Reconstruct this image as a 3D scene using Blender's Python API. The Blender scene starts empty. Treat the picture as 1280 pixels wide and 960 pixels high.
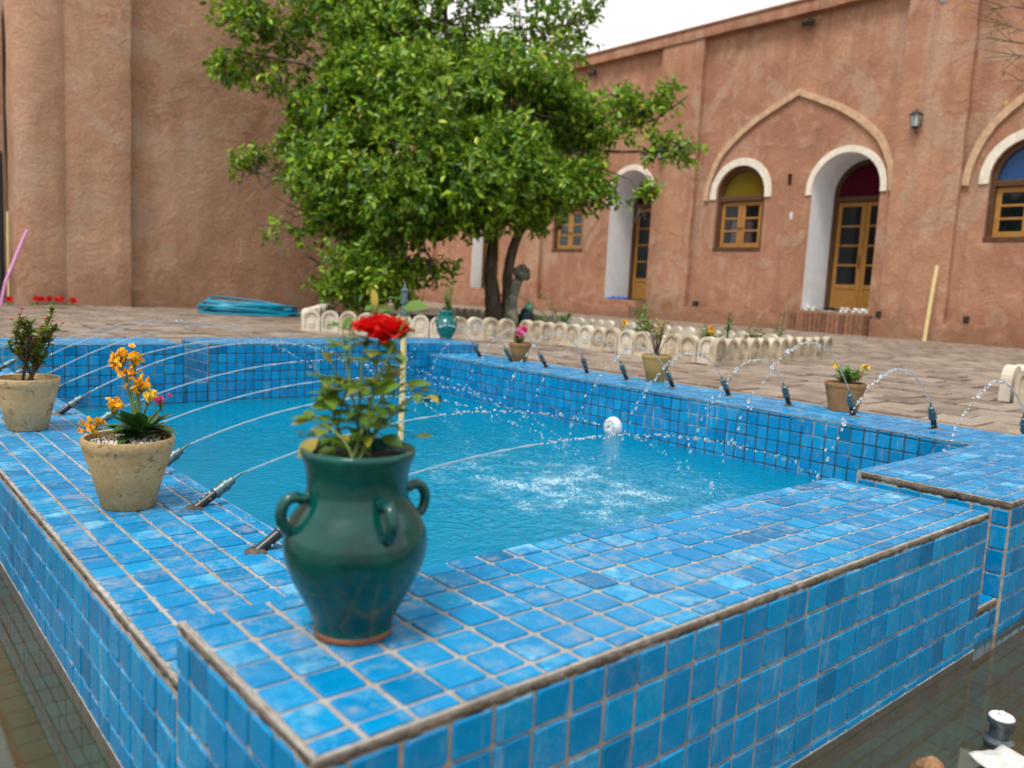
import bpy, bmesh, math, random
import numpy as np
from mathutils import Vector, Matrix, noise
from mathutils.geometry import delaunay_2d_cdt
random.seed(7); rng = np.random.default_rng(7)
rad = math.radians
scene = bpy.context.scene
col = scene.collection

# ------------------------------------------------------------------ camera
F_PX = 1011.49
CAM = Vector((-0.2778, -0.5332, 0.3690))
_p, _r, _y = 0.11628, 0.052717, -0.710506
_right = Vector((math.cos(_y), math.sin(_y), 0)); _f0 = Vector((-math.sin(_y), math.cos(_y), 0)); _u0 = Vector((0, 0, 1))
FWD = _f0*math.cos(_p) - _u0*math.sin(_p); _up = _u0*math.cos(_p) + _f0*math.sin(_p)
RGT = _right*math.cos(_r) + _up*math.sin(_r); UPV = -_right*math.sin(_r) + _up*math.cos(_r)
cd = bpy.data.cameras.new('camera'); cam = bpy.data.objects.new('camera', cd); col.objects.link(cam)
m = Matrix.Identity(4)
for i in range(3):
    m[i][0] = RGT[i]; m[i][1] = UPV[i]; m[i][2] = -FWD[i]; m[i][3] = CAM[i]
cam.matrix_world = m
cd.sensor_width = 36; cd.lens = 36*F_PX/1280; cd.clip_start = 0.02; cd.clip_end = 500
cd.dof.use_dof = True; cd.dof.focus_distance = 1.75; cd.dof.aperture_fstop = 4.3
scene.camera = cam
scene.render.resolution_x = 1024; scene.render.resolution_y = 768
# ------------------------------------------------------------------ world, sun, exposure
world = bpy.data.worlds.new('World'); scene.world = world; world.use_nodes = True
wn = world.node_tree.nodes; wl = world.node_tree.links
sky = wn.new('ShaderNodeTexSky'); sky.sky_type = 'NISHITA'; sky.sun_disc = False
SUN_EL, SUN_AZ = 64, 250          # azimuth measured clockwise from +Y
sky.sun_elevation = rad(SUN_EL); sky.sun_rotation = rad(SUN_AZ)
sky.air_density = 1.0; sky.dust_density = 4.0
hs = wn.new('ShaderNodeHueSaturation'); hs.inputs['Saturation'].default_value = 0.12
mx = wn.new('ShaderNodeMix'); mx.data_type = 'RGBA'; mx.inputs[0].default_value = 0.72
mx.inputs[7].default_value = (9.6, 9.45, 9.1, 1)      # the even white of a closed cloud cover
bg = wn['Background']; bg.inputs['Strength'].default_value = 0.072
wl.new(sky.outputs[0], hs.inputs['Color']); wl.new(hs.outputs[0], mx.inputs[6]); wl.new(mx.outputs[2], bg.inputs['Color'])
sd = bpy.data.lights.new('sun', 'SUN'); sd.energy = 1.5; sd.angle = rad(16); sd.color = (1, .95, .87)
sun = bpy.data.objects.new('sun', sd); col.objects.link(sun)
_sv = Vector((math.sin(rad(SUN_AZ))*math.cos(rad(SUN_EL)), math.cos(rad(SUN_AZ))*math.cos(rad(SUN_EL)), math.sin(rad(SUN_EL))))
sun.rotation_euler = _sv.to_track_quat('Z', 'Y').to_euler()
scene.view_settings.view_transform = 'Standard'; scene.view_settings.look = 'None'
scene.view_settings.exposure = 1.1; scene.view_settings.gamma = 1.0
scene.view_settings.use_curve_mapping = False

# ------------------------------------------------------------------ helpers
def at(u, v, d):
    """world point seen at photo pixel (u, v) at depth d (for laying things out at their real distance)"""
    return CAM + (FWD + RGT*((u-640)/F_PX) - UPV*((v-480)/F_PX))*d

class N:
    """small wrapper to build node materials"""
    def __init__(s, name, rough=.8, spec=.3):
        s.m = bpy.data.materials.new(name); s.m.use_nodes = True
        s.t = s.m.node_tree; s.b = s.t.nodes['Principled BSDF']
        s.b.inputs['Roughness'].default_value = rough; s.b.inputs['Specular IOR Level'].default_value = spec
        s._pos = None
    def n(s, k): return s.t.nodes.new(k)
    def l(s, a, b): s.t.links.new(a, b)
    def pos(s):
        if s._pos is None: s._pos = s.n('ShaderNodeNewGeometry')
        return s._pos.outputs['Position']
    def rnd(s):
        g = s.n('ShaderNodeNewGeometry'); o = s.n('ShaderNodeObjectInfo')
        return s.math('FRACT', s.math('ADD', g.outputs['Random Per Island'], o.outputs['Random']))
    def math(s, op, a, b=None, c=None, clamp=False):
        x = s.n('ShaderNodeMath'); x.operation = op; x.use_clamp = clamp
        for i, v in enumerate((a, b, c)):
            if v is None: continue
            if isinstance(v, (int, float)): x.inputs[i].default_value = v
            else: s.l(v, x.inputs[i])
        return x.outputs[0]
    def noise(s, scale, detail=4, rough=.6, vec=None, stretch=None, dist=0):
        x = s.n('ShaderNodeTexNoise'); x.inputs['Scale'].default_value = scale; x.inputs['Detail'].default_value = detail
        x.inputs['Roughness'].default_value = rough; x.inputs['Distortion'].default_value = dist
        v = vec or s.pos()
        if stretch:
            mp = s.n('ShaderNodeMapping'); mp.inputs['Scale'].default_value = stretch; s.l(v, mp.inputs[0]); v = mp.outputs[0]
        s.l(v, x.inputs['Vector']); return x.outputs['Fac']
    def ramp(s, fac, stops, interp='LINEAR'):
        x = s.n('ShaderNodeValToRGB'); x.color_ramp.interpolation = interp; e = x.color_ramp.elements
        while len(e) < len(stops): e.new(.5)
        for k, (p, c) in zip(e, stops):
            k.position = p; k.color = (c, c, c, 1) if isinstance(c, (int, float)) else (*c, 1)
        s.l(fac, x.inputs[0]); return x.outputs[0]
    def mix(s, fac, a, b, mode='MIX'):
        x = s.n('ShaderNodeMix'); x.data_type = 'RGBA'; x.blend_type = mode
        for i, v in ((0, fac), (6, a), (7, b)):
            if isinstance(v, (int, float)): x.inputs[i].default_value = v
            elif isinstance(v, tuple): x.inputs[i].default_value = (*v, 1)
            else: s.l(v, x.inputs[i])
        return x.outputs[2]
    def color(s, c):
        if isinstance(c, tuple): s.b.inputs['Base Color'].default_value = (*c, 1)
        else: s.l(c, s.b.inputs['Base Color'])
        return s
    def rough(s, r): s.l(r, s.b.inputs['Roughness']); return s
    def bump(s, h, strength=.4, dist=.01):
        x = s.n('ShaderNodeBump'); x.inputs['Strength'].default_value = strength; x.inputs['Distance'].default_value = dist
        s.l(h, x.inputs['Height']); s.l(x.outputs[0], s.b.inputs['Normal']); return s
    def sep(s, axis):
        x = s.n('ShaderNodeSeparateXYZ'); s.l(s.pos(), x.inputs[0]); return x.outputs[axis]

def simple(name, c, rough=.7, var=.25, scale=30, spec=.3, bump=0, metal=0, rnd=0):
    k = N(name, rough, spec)
    f = k.noise(scale, 4)
    dark = tuple(x*(1-var) for x in c); lite = tuple(min(1, x*(1+var)) for x in c)
    cc = k.ramp(f, [(.3, dark), (.7, lite)])
    if rnd:
        cc = k.mix(1.0, cc, k.ramp(k.rnd(), [(0, 1-rnd), (1, 1.0)]), 'MULTIPLY')
    k.color(cc); k.b.inputs['Metallic'].default_value = metal
    if bump: k.bump(f, bump, .01)
    return k.m

class MB:
    """mesh collector"""
    def __init__(s): s.v = []; s.f = []; s.mi = []; s.cur = 0
    def add(s, vs, fs):
        o = len(s.v); s.v += [tuple(x) for x in vs]
        for f in fs: s.f.append([o+i for i in f]); s.mi.append(s.cur)
    def box(s, x0, x1, y0, y1, z0, z1, M=None, taper=0):
        vs = [Vector(p) for p in ((x0, y0, z0), (x1, y0, z0), (x1, y1, z0), (x0, y1, z0), (x0+taper, y0+taper, z1), (x1-taper, y0+taper, z1), (x1-taper, y1-taper, z1), (x0+taper, y1-taper, z1))]
        if M: vs = [M @ p for p in vs]
        s.add(vs, [(3, 2, 1, 0), (4, 5, 6, 7), (0, 1, 5, 4), (1, 2, 6, 5), (2, 3, 7, 6), (3, 0, 4, 7)])
    def bbox(s, x0, x1, y0, y1, z0, z1, b=.004, M=None):
        """box with all edges chamfered"""
        bm = bmesh.new(); bmesh.ops.create_cube(bm, size=1)
        for v in bm.verts: v.co = Vector((x0 if v.co.x < 0 else x1, y0 if v.co.y < 0 else y1, z0 if v.co.z < 0 else z1))
        bmesh.ops.bevel(bm, geom=bm.edges[:], offset=b, segments=1, affect='EDGES', clamp_overlap=True)
        bm.verts.index_update()
        vs = [v.co.copy() for v in bm.verts]; fs = [[v.index for v in f.verts] for f in bm.faces]; bm.free()
        if M: vs = [M @ p for p in vs]
        s.add(vs, fs)
    def tube(s, pts, r, n=8, cap=True, jitter=0):
        pts = [Vector(p) for p in pts]; k = len(pts)
        rs = r if isinstance(r, (list, tuple)) else [r]*k
        ref = None; rings = []
        for i, p in enumerate(pts):
            d = (pts[min(i+1, k-1)] - pts[max(i-1, 0)])
            d = d.normalized() if d.length > 1e-9 else Vector((0, 0, 1))
            if ref is None:
                ref = d.orthogonal().normalized()
            ref = (ref - d*ref.dot(d)); ref = ref.normalized() if ref.length > 1e-6 else d.orthogonal().normalized()
            b = d.cross(ref)
            rings.append([p + (ref*math.cos(2*math.pi*j/n) + b*math.sin(2*math.pi*j/n))*rs[i]*(1+random.uniform(-jitter, jitter)) for j in range(n)])
        vs = [q for R in rings for q in R]; fs = []
        for i in range(k-1):
            for j in range(n):
                a = i*n+j; b_ = i*n+(j+1) % n
                fs.append((a, b_, b_+n, a+n))
        if cap:
            fs.append(tuple(reversed(range(n)))); fs.append(tuple((k-1)*n+j for j in range(n)))
        s.add(vs, fs)
    def lathe(s, prof, n=32, M=None, close=False, wob=0):
        vs = []; fs = []
        for i, (r, z) in enumerate(prof):
            for j in range(n):
                a = 2*math.pi*j/n; rr = r*(1+wob*noise.noise(Vector((math.cos(a)*1.5, math.sin(a)*1.5, z*14))))
                p = Vector((rr*math.cos(a), rr*math.sin(a), z)); vs.append(M @ p if M else p)
        for i in range(len(prof)-1):
            for j in range(n):
                a = i*n+j; b = i*n+(j+1) % n; fs.append((a, b, b+n, a+n))
        fs.append(tuple(reversed(range(n)))) if prof[0][0] > 1e-6 else None
        if prof[-1][0] > 1e-6: fs.append(tuple((len(prof)-1)*n+j for j in range(n)))
        s.add(vs, [f for f in fs if f])
    def ball(s, c, r, n=8, k=5, sq=(1, 1, 1)):
        c = Vector(c); vs = []; fs = []
        for i in range(k+1):
            t = math.pi*i/k
            for j in range(n):
                a = 2*math.pi*j/n
                vs.append(c + Vector((math.sin(t)*math.cos(a)*sq[0], math.sin(t)*math.sin(a)*sq[1], math.cos(t)*sq[2]))*r)
        for i in range(k):
            for j in range(n):
                a = i*n+j; b = i*n+(j+1) % n; fs.append((a, a+n, b+n, b))
        s.add(vs, fs)
    def build(s, name, mats, parent=None, smooth=False, loc=None):
        me = bpy.data.meshes.new(name); me.from_pydata([tuple(x) for x in s.v], [], s.f)
        ms = mats if isinstance(mats, (list, tuple)) else [mats]
        for q in ms: me.materials.append(q)
        if len(ms) > 1: me.polygons.foreach_set('material_index', s.mi)
        if smooth: me.polygons.foreach_set('use_smooth', [True]*len(me.polygons))
        me.update()
        o = bpy.data.objects.new(name, me); col.objects.link(o)
        if parent: o.parent = parent
        if loc is not None: o.location = loc
        return o

def smooth_by_angle(o, ang=40):
    me = o.data; me.polygons.foreach_set('use_smooth', [True]*len(me.polygons))
    try: me.set_sharp_from_angle(angle=rad(ang))
    except Exception: pass
    return o
def tag(o, label, cat, group=None):
    o['label'] = label; o['category'] = cat
    if group: o['group'] = group
    return o
def struct(o): o['kind'] = 'structure'; return o
def stuff(o): o['kind'] = 'stuff'; return o
def empty(name, loc=(0, 0, 0), rz=0, label=None, cat=None, group=None):
    o = bpy.data.objects.new(name, None); col.objects.link(o); o.location = loc; o.rotation_euler = (0, 0, rz); o.empty_display_size = .05
    if label: tag(o, label, cat, group)
    return o
def copy_tree(o, parent=None):
    c = o.copy(); col.objects.link(c); c.parent = parent
    for ch in list(o.children): copy_tree(ch, c)
    return c

# ------------------------------------------------------------------ materials
M = {}
def plaster(name, base, alt, pale, streak=.5, seed=0):
    k = N(name, .95, .1)
    mp = k.n('ShaderNodeMapping'); mp.inputs['Location'].default_value = (seed, seed*.7, seed*1.3); k.l(k.pos(), mp.inputs[0]); v = mp.outputs[0]
    big = k.noise(.75, 5, .6, v, dist=.4); mid = k.noise(3.2, 6, .68, v, dist=.6); fine = k.noise(26, 5, .7, v)
    stk = k.noise(2.2, 4, .65, v, (1.6, 1.6, .18))
    c = k.mix(k.ramp(big, [(.38, 0.), (.62, 1.)]), base, alt)
    c = k.mix(k.math('MULTIPLY', k.ramp(mid, [(.5, 0.), (.72, 1.)]), .55), c, pale)
    pat = k.noise(.9, 6, .55, v, (1, 1, .8), 1.0)
    c = k.mix(k.ramp(pat, [(.56, 0.), (.575, .55)]), c, tuple(x*y for x, y in zip(pale, (.80, .82, .85))))
    c = k.mix(k.math('MULTIPLY', k.ramp(stk, [(.48, 0.), (.75, 1.)]), streak), c, tuple(x*.55 for x in base))
    c = k.mix(1.0, c, k.ramp(fine, [(.25, .80), (.7, 1.10)]), 'MULTIPLY')
    straw = k.noise(9, 3, .6, v, (14, 14, 2.2)); c = k.mix(k.math('MULTIPLY', k.ramp(straw, [(.68, 0.), (.74, 1.)]), .35), c, tuple(min(1, x*1.5) for x in pale))
    rain = k.math('MULTIPLY', k.ramp(k.noise(1.7, 5, .7, v, (2.2, 2.2, .10)), [(.5, 0.), (.68, .6)]), k.ramp(k.math('MULTIPLY', k.sep(2), .1), [(.33, 0.), (.58, 1.)]))
    c = k.mix(rain, c, tuple(x*y for x, y in zip(base, (.62, .52, .5))))
    # rising damp: darker, browner foot of the wall with an uneven edge
    z = k.math('ADD', k.sep(2), k.math('MULTIPLY', k.math('SUBTRACT', mid, .5), 1.5))
    damp = k.ramp(z, [(.0, 1.), (.55, 0.)])
    c = k.mix(k.math('MULTIPLY', damp, .5), c, tuple(x*.6 for x in alt))
    crk = k.n('ShaderNodeTexVoronoi'); crk.feature = 'DISTANCE_TO_EDGE'; crk.inputs['Scale'].default_value = 1.3
    dv = k.n('ShaderNodeVectorMath'); dv.operation = 'ADD'; k.l(v, dv.inputs[0])
    nz = k.n('ShaderNodeTexNoise'); nz.inputs['Scale'].default_value = 2.5; nz.inputs['Detail'].default_value = 5; k.l(v, nz.inputs['Vector']); k.l(nz.outputs['Color'], dv.inputs[1]); k.l(dv.outputs[0], crk.inputs['Vector'])
    cr = k.math('MULTIPLY', k.ramp(crk.outputs['Distance'], [(.0, 1.), (.012, 0.)]), k.ramp(big, [(.5, 0.), (.6, .5)]))
    c = k.mix(cr, c, tuple(x*.45 for x in base))
    k.color(c)
    h = k.math('ADD', k.math('MULTIPLY', mid, 1.5), k.math('ADD', k.math('MULTIPLY', fine, .5), k.math('MULTIPLY', cr, -.6)))
    k.bump(h, .7, .035)
    return k.m
M['wall'] = plaster('mud_plaster_red', (.42, .228, .145), (.33, .164, .104), (.53, .36, .25), .6)
M['wall2'] = plaster('mud_plaster_tan', (.47, .282, .187), (.395, .22, .142), (.55, .39, .28), .4, 5.3)
M['pale'] = simple('pale_gypsum', (.50, .335, .215), .9, .2, 9, .1, .3)
M['white'] = simple('white_limewash', (.80, .82, .85), .85, .05, 6, .15, .15)
M['whitearch'] = simple('white_arch_plaster', (.68, .63, .54), .9, .12, 8, .1, .3)
M['wood_dark'] = simple('dark_brown_wood', (.085, .038, .017), .5, .3, 18, .3)
k = N('honey_wood', .45, .35)
g = k.noise(9, 5, .6, None, (6, 6, .7)); k.color(k.ramp(g, [(.3, (.26, .115, .022)), (.7, (.40, .205, .05))])); M['wood'] = k.m
def glass(name, tint, rgh=.03, op=.0, col_=(.02, .03, .04), ior=1.5):
    k = N(name, rgh, .5); t = k.t
    for n_ in [k.b]: t.nodes.remove(n_)
    tr = k.n('ShaderNodeBsdfTransparent'); tr.inputs[0].default_value = (*tint, 1)
    df = k.n('ShaderNodeBsdfDiffuse'); df.inputs[0].default_value = (*col_, 1)
    gl = k.n('ShaderNodeBsdfGlossy'); gl.inputs['Roughness'].default_value = rgh; gl.inputs[0].default_value = (1, 1, 1, 1)
    a = k.n('ShaderNodeMixShader'); a.inputs[0].default_value = op; k.l(tr.outputs[0], a.inputs[1]); k.l(df.outputs[0], a.inputs[2])
    fr = k.n('ShaderNodeFresnel'); fr.inputs[0].default_value = ior
    b = k.n('ShaderNodeMixShader'); k.l(fr.outputs[0], b.inputs[0]); k.l(a.outputs[0], b.inputs[1]); k.l(gl.outputs[0], b.inputs[2])
    k.l(b.outputs[0], t.nodes['Material Output'].inputs[0]); return k.m
M['glass'] = glass('window_glass', (.8, .84, .85), .02, .10, (.03, .045, .06), 1.28)
M['glass_y'] = glass('yellow_glass', (.5, .36, .03), .15, .75, (.17, .115, .010), 1.15)
M['glass_r'] = glass('red_glass', (.4, .01, .06), .15, .75, (.10, .006, .024), 1.15)
M['glass_b'] = glass('blue_glass', (.05, .2, .6), .08, .7, (.02, .08, .25), 1.3)
M['room'] = simple('room_plaster', (.30, .27, .24), .9, .1)
M['paper'] = simple('white_paper', (.75, .75, .74), .8, .04)

# tiles
k = N('glazed_blue_tile', .22, .16)
r = k.rnd()
c = k.ramp(r, [(0, (.0, .12, .28)), (.1, (.0, .165, .385)), (.75, (.0, .20, .445)), (1, (.0, .235, .48))])
spk = k.noise(160, 3, .6); c = k.mix(1., c, k.ramp(spk, [(.3, .88), (.7, 1.1)]), 'MULTIPLY')
n1 = k.noise(7, 5, .7, dist=.5); n2 = k.noise(38, 6, .75); n3 = k.noise(16, 6, .72, dist=.3)
nz = k.n('ShaderNodeSeparateXYZ'); k.l(k._pos.outputs['Normal'], nz.inputs[0])
flat = k.ramp(nz.outputs[2], [(.4, .18), (.9, 1.)])
lime = k.math('MULTIPLY', k.math('MULTIPLY', k.ramp(n1, [(.45, .08), (.62, 1.)]), k.ramp(n2, [(.40, .0), (.58, .95)])), flat)
lime = k.math('MULTIPLY', lime, k.ramp(k.math('FRACT', k.math('MULTIPLY', r, 7.31)), [(.1, .04), (.65, .18), (1., .8)]))
c = k.mix(lime, c, (.26, .55, .66))
dirt = k.math('MULTIPLY', k.math('MULTIPLY', k.ramp(n3, [(.5, 0.), (.68, 1.)]), k.ramp(n2, [(.40, 0.), (.58, .75)])), flat)
c = k.mix(dirt, c, (.33, .27, .22))
drip = k.noise(30, 4, .7, None, (1, 1, .14)); side = k.math('MULTIPLY', k.math('SUBTRACT', 1, flat), k.ramp(drip, [(.6, 0.), (.76, .55)]))
c = k.mix(side, c, (.28, .40, .46))
k.color(c); k.rough(k.ramp(k.math('ADD', lime, dirt), [(0, .2), (.6, .75)]))
k.bump(k.math('ADD', k.math('MULTIPLY', n2, .25), n3), .12, .004)
M['tile'] = k.m
k = N('grout', .95, .1); n1 = k.noise(60, 5, .7); n2 = k.noise(9, 4)
c = k.mix(k.ramp(n2, [(.35, 0.), (.65, 1.)]), (.40, .37, .335), (.25, .23, .21)); c = k.mix(1., c, k.ramp(n1, [(.3, .65), (.7, 1.15)]), 'MULTIPLY')
k.color(c).bump(n1, .7, .004); M['grout'] = k.m
k = N('algae_grout', .7, .3); n1 = k.noise(40, 4); n2 = k.noise(3.1, 3, .5)
c = k.mix(k.ramp(n2, [(.56, 0.), (.62, .8)]), (.022, .055, .052), (.30, .36, .36)); k.color(c).bump(n1, .4, .003); M['algae'] = k.m
k = N('chipped_mortar', .97, .05); n1 = k.noise(90, 6, .75); n2 = k.noise(14, 5, .7)
c = k.ramp(n2, [(.3, (.05, .045, .04)), (.5, (.15, .125, .10)), (.7, (.30, .255, .21))]); c = k.mix(1., c, k.ramp(n1, [(.3, .55), (.7, 1.25)]), 'MULTIPLY')
k.color(c).bump(n1, 1, .006); M['mortar'] = k.m

# ------------------------------------------------------------------ courtyard ground, channel, water
ZG = -.13                     # paving level
PX0, PX1, PY0, PY1 = 0.0, 3.064, 0.0, 4.12      # pool outline
CH = .56                      # width of the shallow channel round the pool
ZC = -.295                    # channel floor
ZCW = -.268; ZPW = -.3025     # channel water, pool water
k = N('paving_joint', .95, .1); n1 = k.noise(5, 5); k.color(k.ramp(n1, [(.3, (.155, .115, .085)), (.7, (.30, .235, .18))])).bump(k.noise(70, 4), .6, .01); M['joint'] = k.m
k = N('worn_paving', .85, .25); rr = k.rnd(); n1 = k.noise(6, 6, .7, None, None, .4); n2 = k.noise(38, 5, .7); n0 = k.noise(.55, 4, .6)
c = k.ramp(rr, [(0, (.13, .098, .078)), (.4, (.195, .152, .122)), (.75, (.28, .228, .185)), (1, (.16, .12, .095))])
c = k.mix(k.math('MULTIPLY', k.ramp(n1, [(.45, 0.), (.68, 1.)]), .65), c, (.38, .33, .285))
c = k.mix(k.ramp(n0, [(.4, 0.), (.65, .45)]), c, (.20, .135, .10))
c = k.mix(1., c, k.ramp(n2, [(.3, .72), (.7, 1.12)]), 'MULTIPLY'); k.color(c).bump(k.math('ADD', n1, n2), .5, .012); k.rough(k.ramp(n1, [(.3, .55), (.7, .95)])); M['paver'] = k.m
b = MB()
cx0, cx1, cy0, cy1 = PX0-CH, PX1+CH, PY0-CH, PY1+CH
BIG = 120
for (x0, x1, y0, y1) in ((-BIG, cx0, -BIG, BIG), (cx1, BIG, -BIG, BIG), (cx0, cx1, -BIG, cy0), (cx0, cx1, cy1, BIG)):
    b.add([(x0, y0, ZG-.012), (x1, y0, ZG-.012), (x1, y1, ZG-.012), (x0, y1, ZG-.012)], [(0, 1, 2, 3)])
for (xa, ya, xb, yb) in ((cx0, cy0, cx1, cy0), (cx1, cy0, cx1, cy1), (cx1, cy1, cx0, cy1), (cx0, cy1, cx0, cy0)):
    b.add([(xa, ya, ZG-.012), (xb, yb, ZG-.012), (xb, yb, ZC-.05), (xa, ya, ZC-.05)], [(0, 1, 2, 3)])
courtyard = struct(b.build('courtyard_ground', M['joint']))

def proj(P):
    d = Vector(P)-CAM; z = d.dot(FWD)
    return (640+F_PX*d.dot(RGT)/z, 480-F_PX*d.dot(UPV)/z, z) if z > .05 else (9e9, 9e9, z)
# square paving bricks, .25 m, slightly uneven
def paver_verts(x, y, s, dz, tx, ty):
    h = s/2; q = .012
    vs = []
    for (ins, zz) in ((0, -.02), (0, -.004), (q, 0)):
        for sx, sy in ((-1, -1), (1, -1), (1, 1), (-1, 1)):
            px, py = sx*(h-ins), sy*(h-ins); vs.append((x+px, y+py, ZG+zz+dz+px*tx+py*ty))
    fs = [(0, 1, 5, 4), (1, 2, 6, 5), (2, 3, 7, 6), (3, 0, 4, 7), (4, 5, 9, 8), (5, 6, 10, 9), (6, 7, 11, 10), (7, 4, 8, 11), (8, 9, 10, 11)]
    return vs, fs
# the border beds are cut out of the paving
BED1 = [(7.04, 3.32), (4.97, 3.16), (5.05, 5.6), (4.3, 5.72), (3.2, 6.6), (5.1, 9.6), (7.0, 9.6), (7.0, 3.32)]
def inpoly(x, y, P):
    c_ = False; j = len(P)-1
    for i in range(len(P)):
        if (P[i][1] > y) != (P[j][1] > y) and x < (P[j][0]-P[i][0])*(y-P[i][1])/(P[j][1]-P[i][1])+P[i][0]: c_ = not c_
        j = i
    return c_
S = .25; pl = []
for i in range(-6, 66):
    for j in range(-8, 60):
        x = i*S+.06; y = j*S+.1+(S/2 if i % 2 else 0)
        if x > 14.0 or (y > 11.0 and x < 7.2) or y > 16: continue
        if cx0-S/2 < x < cx1+S/2 and cy0-S/2 < y < cy1+S/2: continue
        if inpoly(x, y, BED1) or (x > 4.95 and y < 1.2): continue
        u, v, d = proj((x, y, ZG))
        if not (-200 < u < 1480 and 0 < v < 1100): continue
        pl.append((d, x, y, random.uniform(-.006, .006), random.uniform(-.03, .03), random.uniform(-.03, .03), -80 < u < 1360 and d > 1))
pl.sort(key=lambda t: (not t[6], t[0]))
pv = MB(); vs, fs = paver_verts(0, 0, S-.012, -ZG, 0, 0); pv.add(vs, fs); pme = None
rest = MB()
for n_, (d, x, y, dz, tx, ty, vis) in enumerate(pl):
    if n_ < 300 and vis:
        if pme is None:
            o = pv.build('paving_brick', M['paver'], courtyard); pme = o.data
        else:
            o = bpy.data.objects.new('paving_brick', pme); col.objects.link(o); o.parent = courtyard
        o.location = (x, y, ZG+dz); o.rotation_euler = (ty, -tx, random.uniform(-.02, .02))
    else:
        rest.add(*paver_verts(x, y, S-.012, dz, tx, ty))
stuff(rest.build('paving_bricks_beyond', M['paver'], courtyard))

# channel floor with its own silted tiles
k = N('silted_tile', .35, .5); n1 = k.noise(5.5, 5, .7, dist=.5); n2 = k.noise(30, 5, .7); rr = k.rnd()
c = k.mix(rr, (.01, .17, .22), (.03, .27, .32))
c = k.mix(k.math('MULTIPLY', k.ramp(n1, [(.42, 1.), (.62, .45)]), k.ramp(n2, [(.25, .7), (.6, 1.)])), c, (.085, .066, .036)); k.color(c).bump(n2, .3, .004); M['silt_tile'] = k.m
M['silt'] = simple('brown_silt', (.085, .06, .035), .9, .35, 14, .2, .4)
b = MB()
for (x0, x1, y0, y1) in ((cx0, PX0, cy0, cy1), (PX1, cx1, cy0, cy1), (PX0, PX1, cy0, PY0), (PX0, PX1, PY1, cy1)):
    b.add([(x0, y0, ZC), (x1, y0, ZC), (x1, y1, ZC), (x0, y1, ZC)], [(0, 1, 2, 3)])
chan = struct(b.build('channel_floor', M['silt']))
b = MB()
for i in range(-11, 62):
    for j in range(-11, 83):
        x = i*.05+.03; y = j*.05+.012
        if PX0-.02 < x < PX1+.02 and PY0-.02 < y < PY1+.02: continue
        if not (x < PX0 or y < PY0): continue
        if not (cx0+.02 < x < cx1 and cy0+.02 < y < cy1): continue
        h = .0225; e = random.uniform(0, .0015)
        b.add([(x-h, y-h, ZC), (x+h, y-h, ZC), (x+h, y+h, ZC), (x-h, y+h, ZC), (x-h+.002, y-h+.002, ZC+.003+e), (x+h-.002, y-h+.002, ZC+.003+e), (x+h-.002, y+h-.002, ZC+.003+e), (x-h+.002, y+h-.002, ZC+.003+e)],
              [(4, 5, 6, 7), (0, 1, 5, 4), (1, 2, 6, 5), (2, 3, 7, 6), (3, 0, 4, 7)])
stuff(b.build('channel_tiles', M['silt_tile'], chan))

def water(name, tint, bump_s, bump_d, scale, murk, murkc, ior=1.34, painted_glints=False):
    k = N(name); t = k.t; t.nodes.remove(k.b)
    tr = k.n('ShaderNodeBsdfTransparent'); tr.inputs[0].default_value = (*tint, 1)
    df = k.n('ShaderNodeBsdfDiffuse'); df.inputs[0].default_value = (*murkc, 1)
    gl = k.n('ShaderNodeBsdfGlossy'); gl.inputs['Roughness'].default_value = .03
    bp = k.n('ShaderNodeBump'); bp.inputs['Strength'].default_value = bump_s; bp.inputs['Distance'].default_value = bump_d
    k.l(k.noise(scale, 3, .55), bp.inputs['Height'])
    fr = k.n('ShaderNodeFresnel'); fr.inputs[0].default_value = ior
    for q in (gl, fr): k.l(bp.outputs[0], q.inputs['Normal'])
    a = k.n('ShaderNodeMixShader'); a.inputs[0].default_value = murk; k.l(tr.outputs[0], a.inputs[1]); k.l(df.outputs[0], a.inputs[2])
    m_ = k.n('ShaderNodeMixShader'); k.l(fr.outputs[0], m_.inputs[0]); k.l(a.outputs[0], m_.inputs[1]); k.l(gl.outputs[0], m_.inputs[2])
    out_ = m_.outputs[0]
    if painted_glints:      # sky glints painted as thin white flecks where the water is churned
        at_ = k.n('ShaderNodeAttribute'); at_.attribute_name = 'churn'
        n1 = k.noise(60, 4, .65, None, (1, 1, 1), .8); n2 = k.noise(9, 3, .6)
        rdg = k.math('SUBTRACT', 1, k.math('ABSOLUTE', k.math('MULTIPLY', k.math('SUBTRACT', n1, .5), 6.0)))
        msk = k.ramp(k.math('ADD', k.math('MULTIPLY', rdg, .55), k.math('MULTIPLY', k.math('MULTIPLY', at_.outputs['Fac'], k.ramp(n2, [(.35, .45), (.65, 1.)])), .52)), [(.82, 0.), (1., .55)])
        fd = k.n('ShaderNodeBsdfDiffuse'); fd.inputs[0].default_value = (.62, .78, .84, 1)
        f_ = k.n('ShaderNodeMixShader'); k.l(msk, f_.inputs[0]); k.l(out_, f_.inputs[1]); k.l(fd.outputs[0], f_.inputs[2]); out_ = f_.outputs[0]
    k.l(out_, t.nodes['Material Output'].inputs[0]); return k.m
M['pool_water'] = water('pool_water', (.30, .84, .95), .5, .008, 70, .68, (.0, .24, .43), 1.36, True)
M['channel_water'] = water('channel_water', (.80, .74, .58), .04, .003, 12, .26, (.105, .085, .05), 1.5)
b = MB()
for (x0, x1, y0, y1) in ((cx0, PX0, cy0, cy1), (PX1, cx1, cy0, cy1), (PX0, PX1, cy0, PY0), (PX0, PX1, PY1, cy1)):
    b.add([(x0, y0, ZCW), (x1, y0, ZCW), (x1, y1, ZCW), (x0, y1, ZCW)], [(0, 1, 2, 3)])
struct(b.build('channel_water', M['channel_water']))

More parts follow.
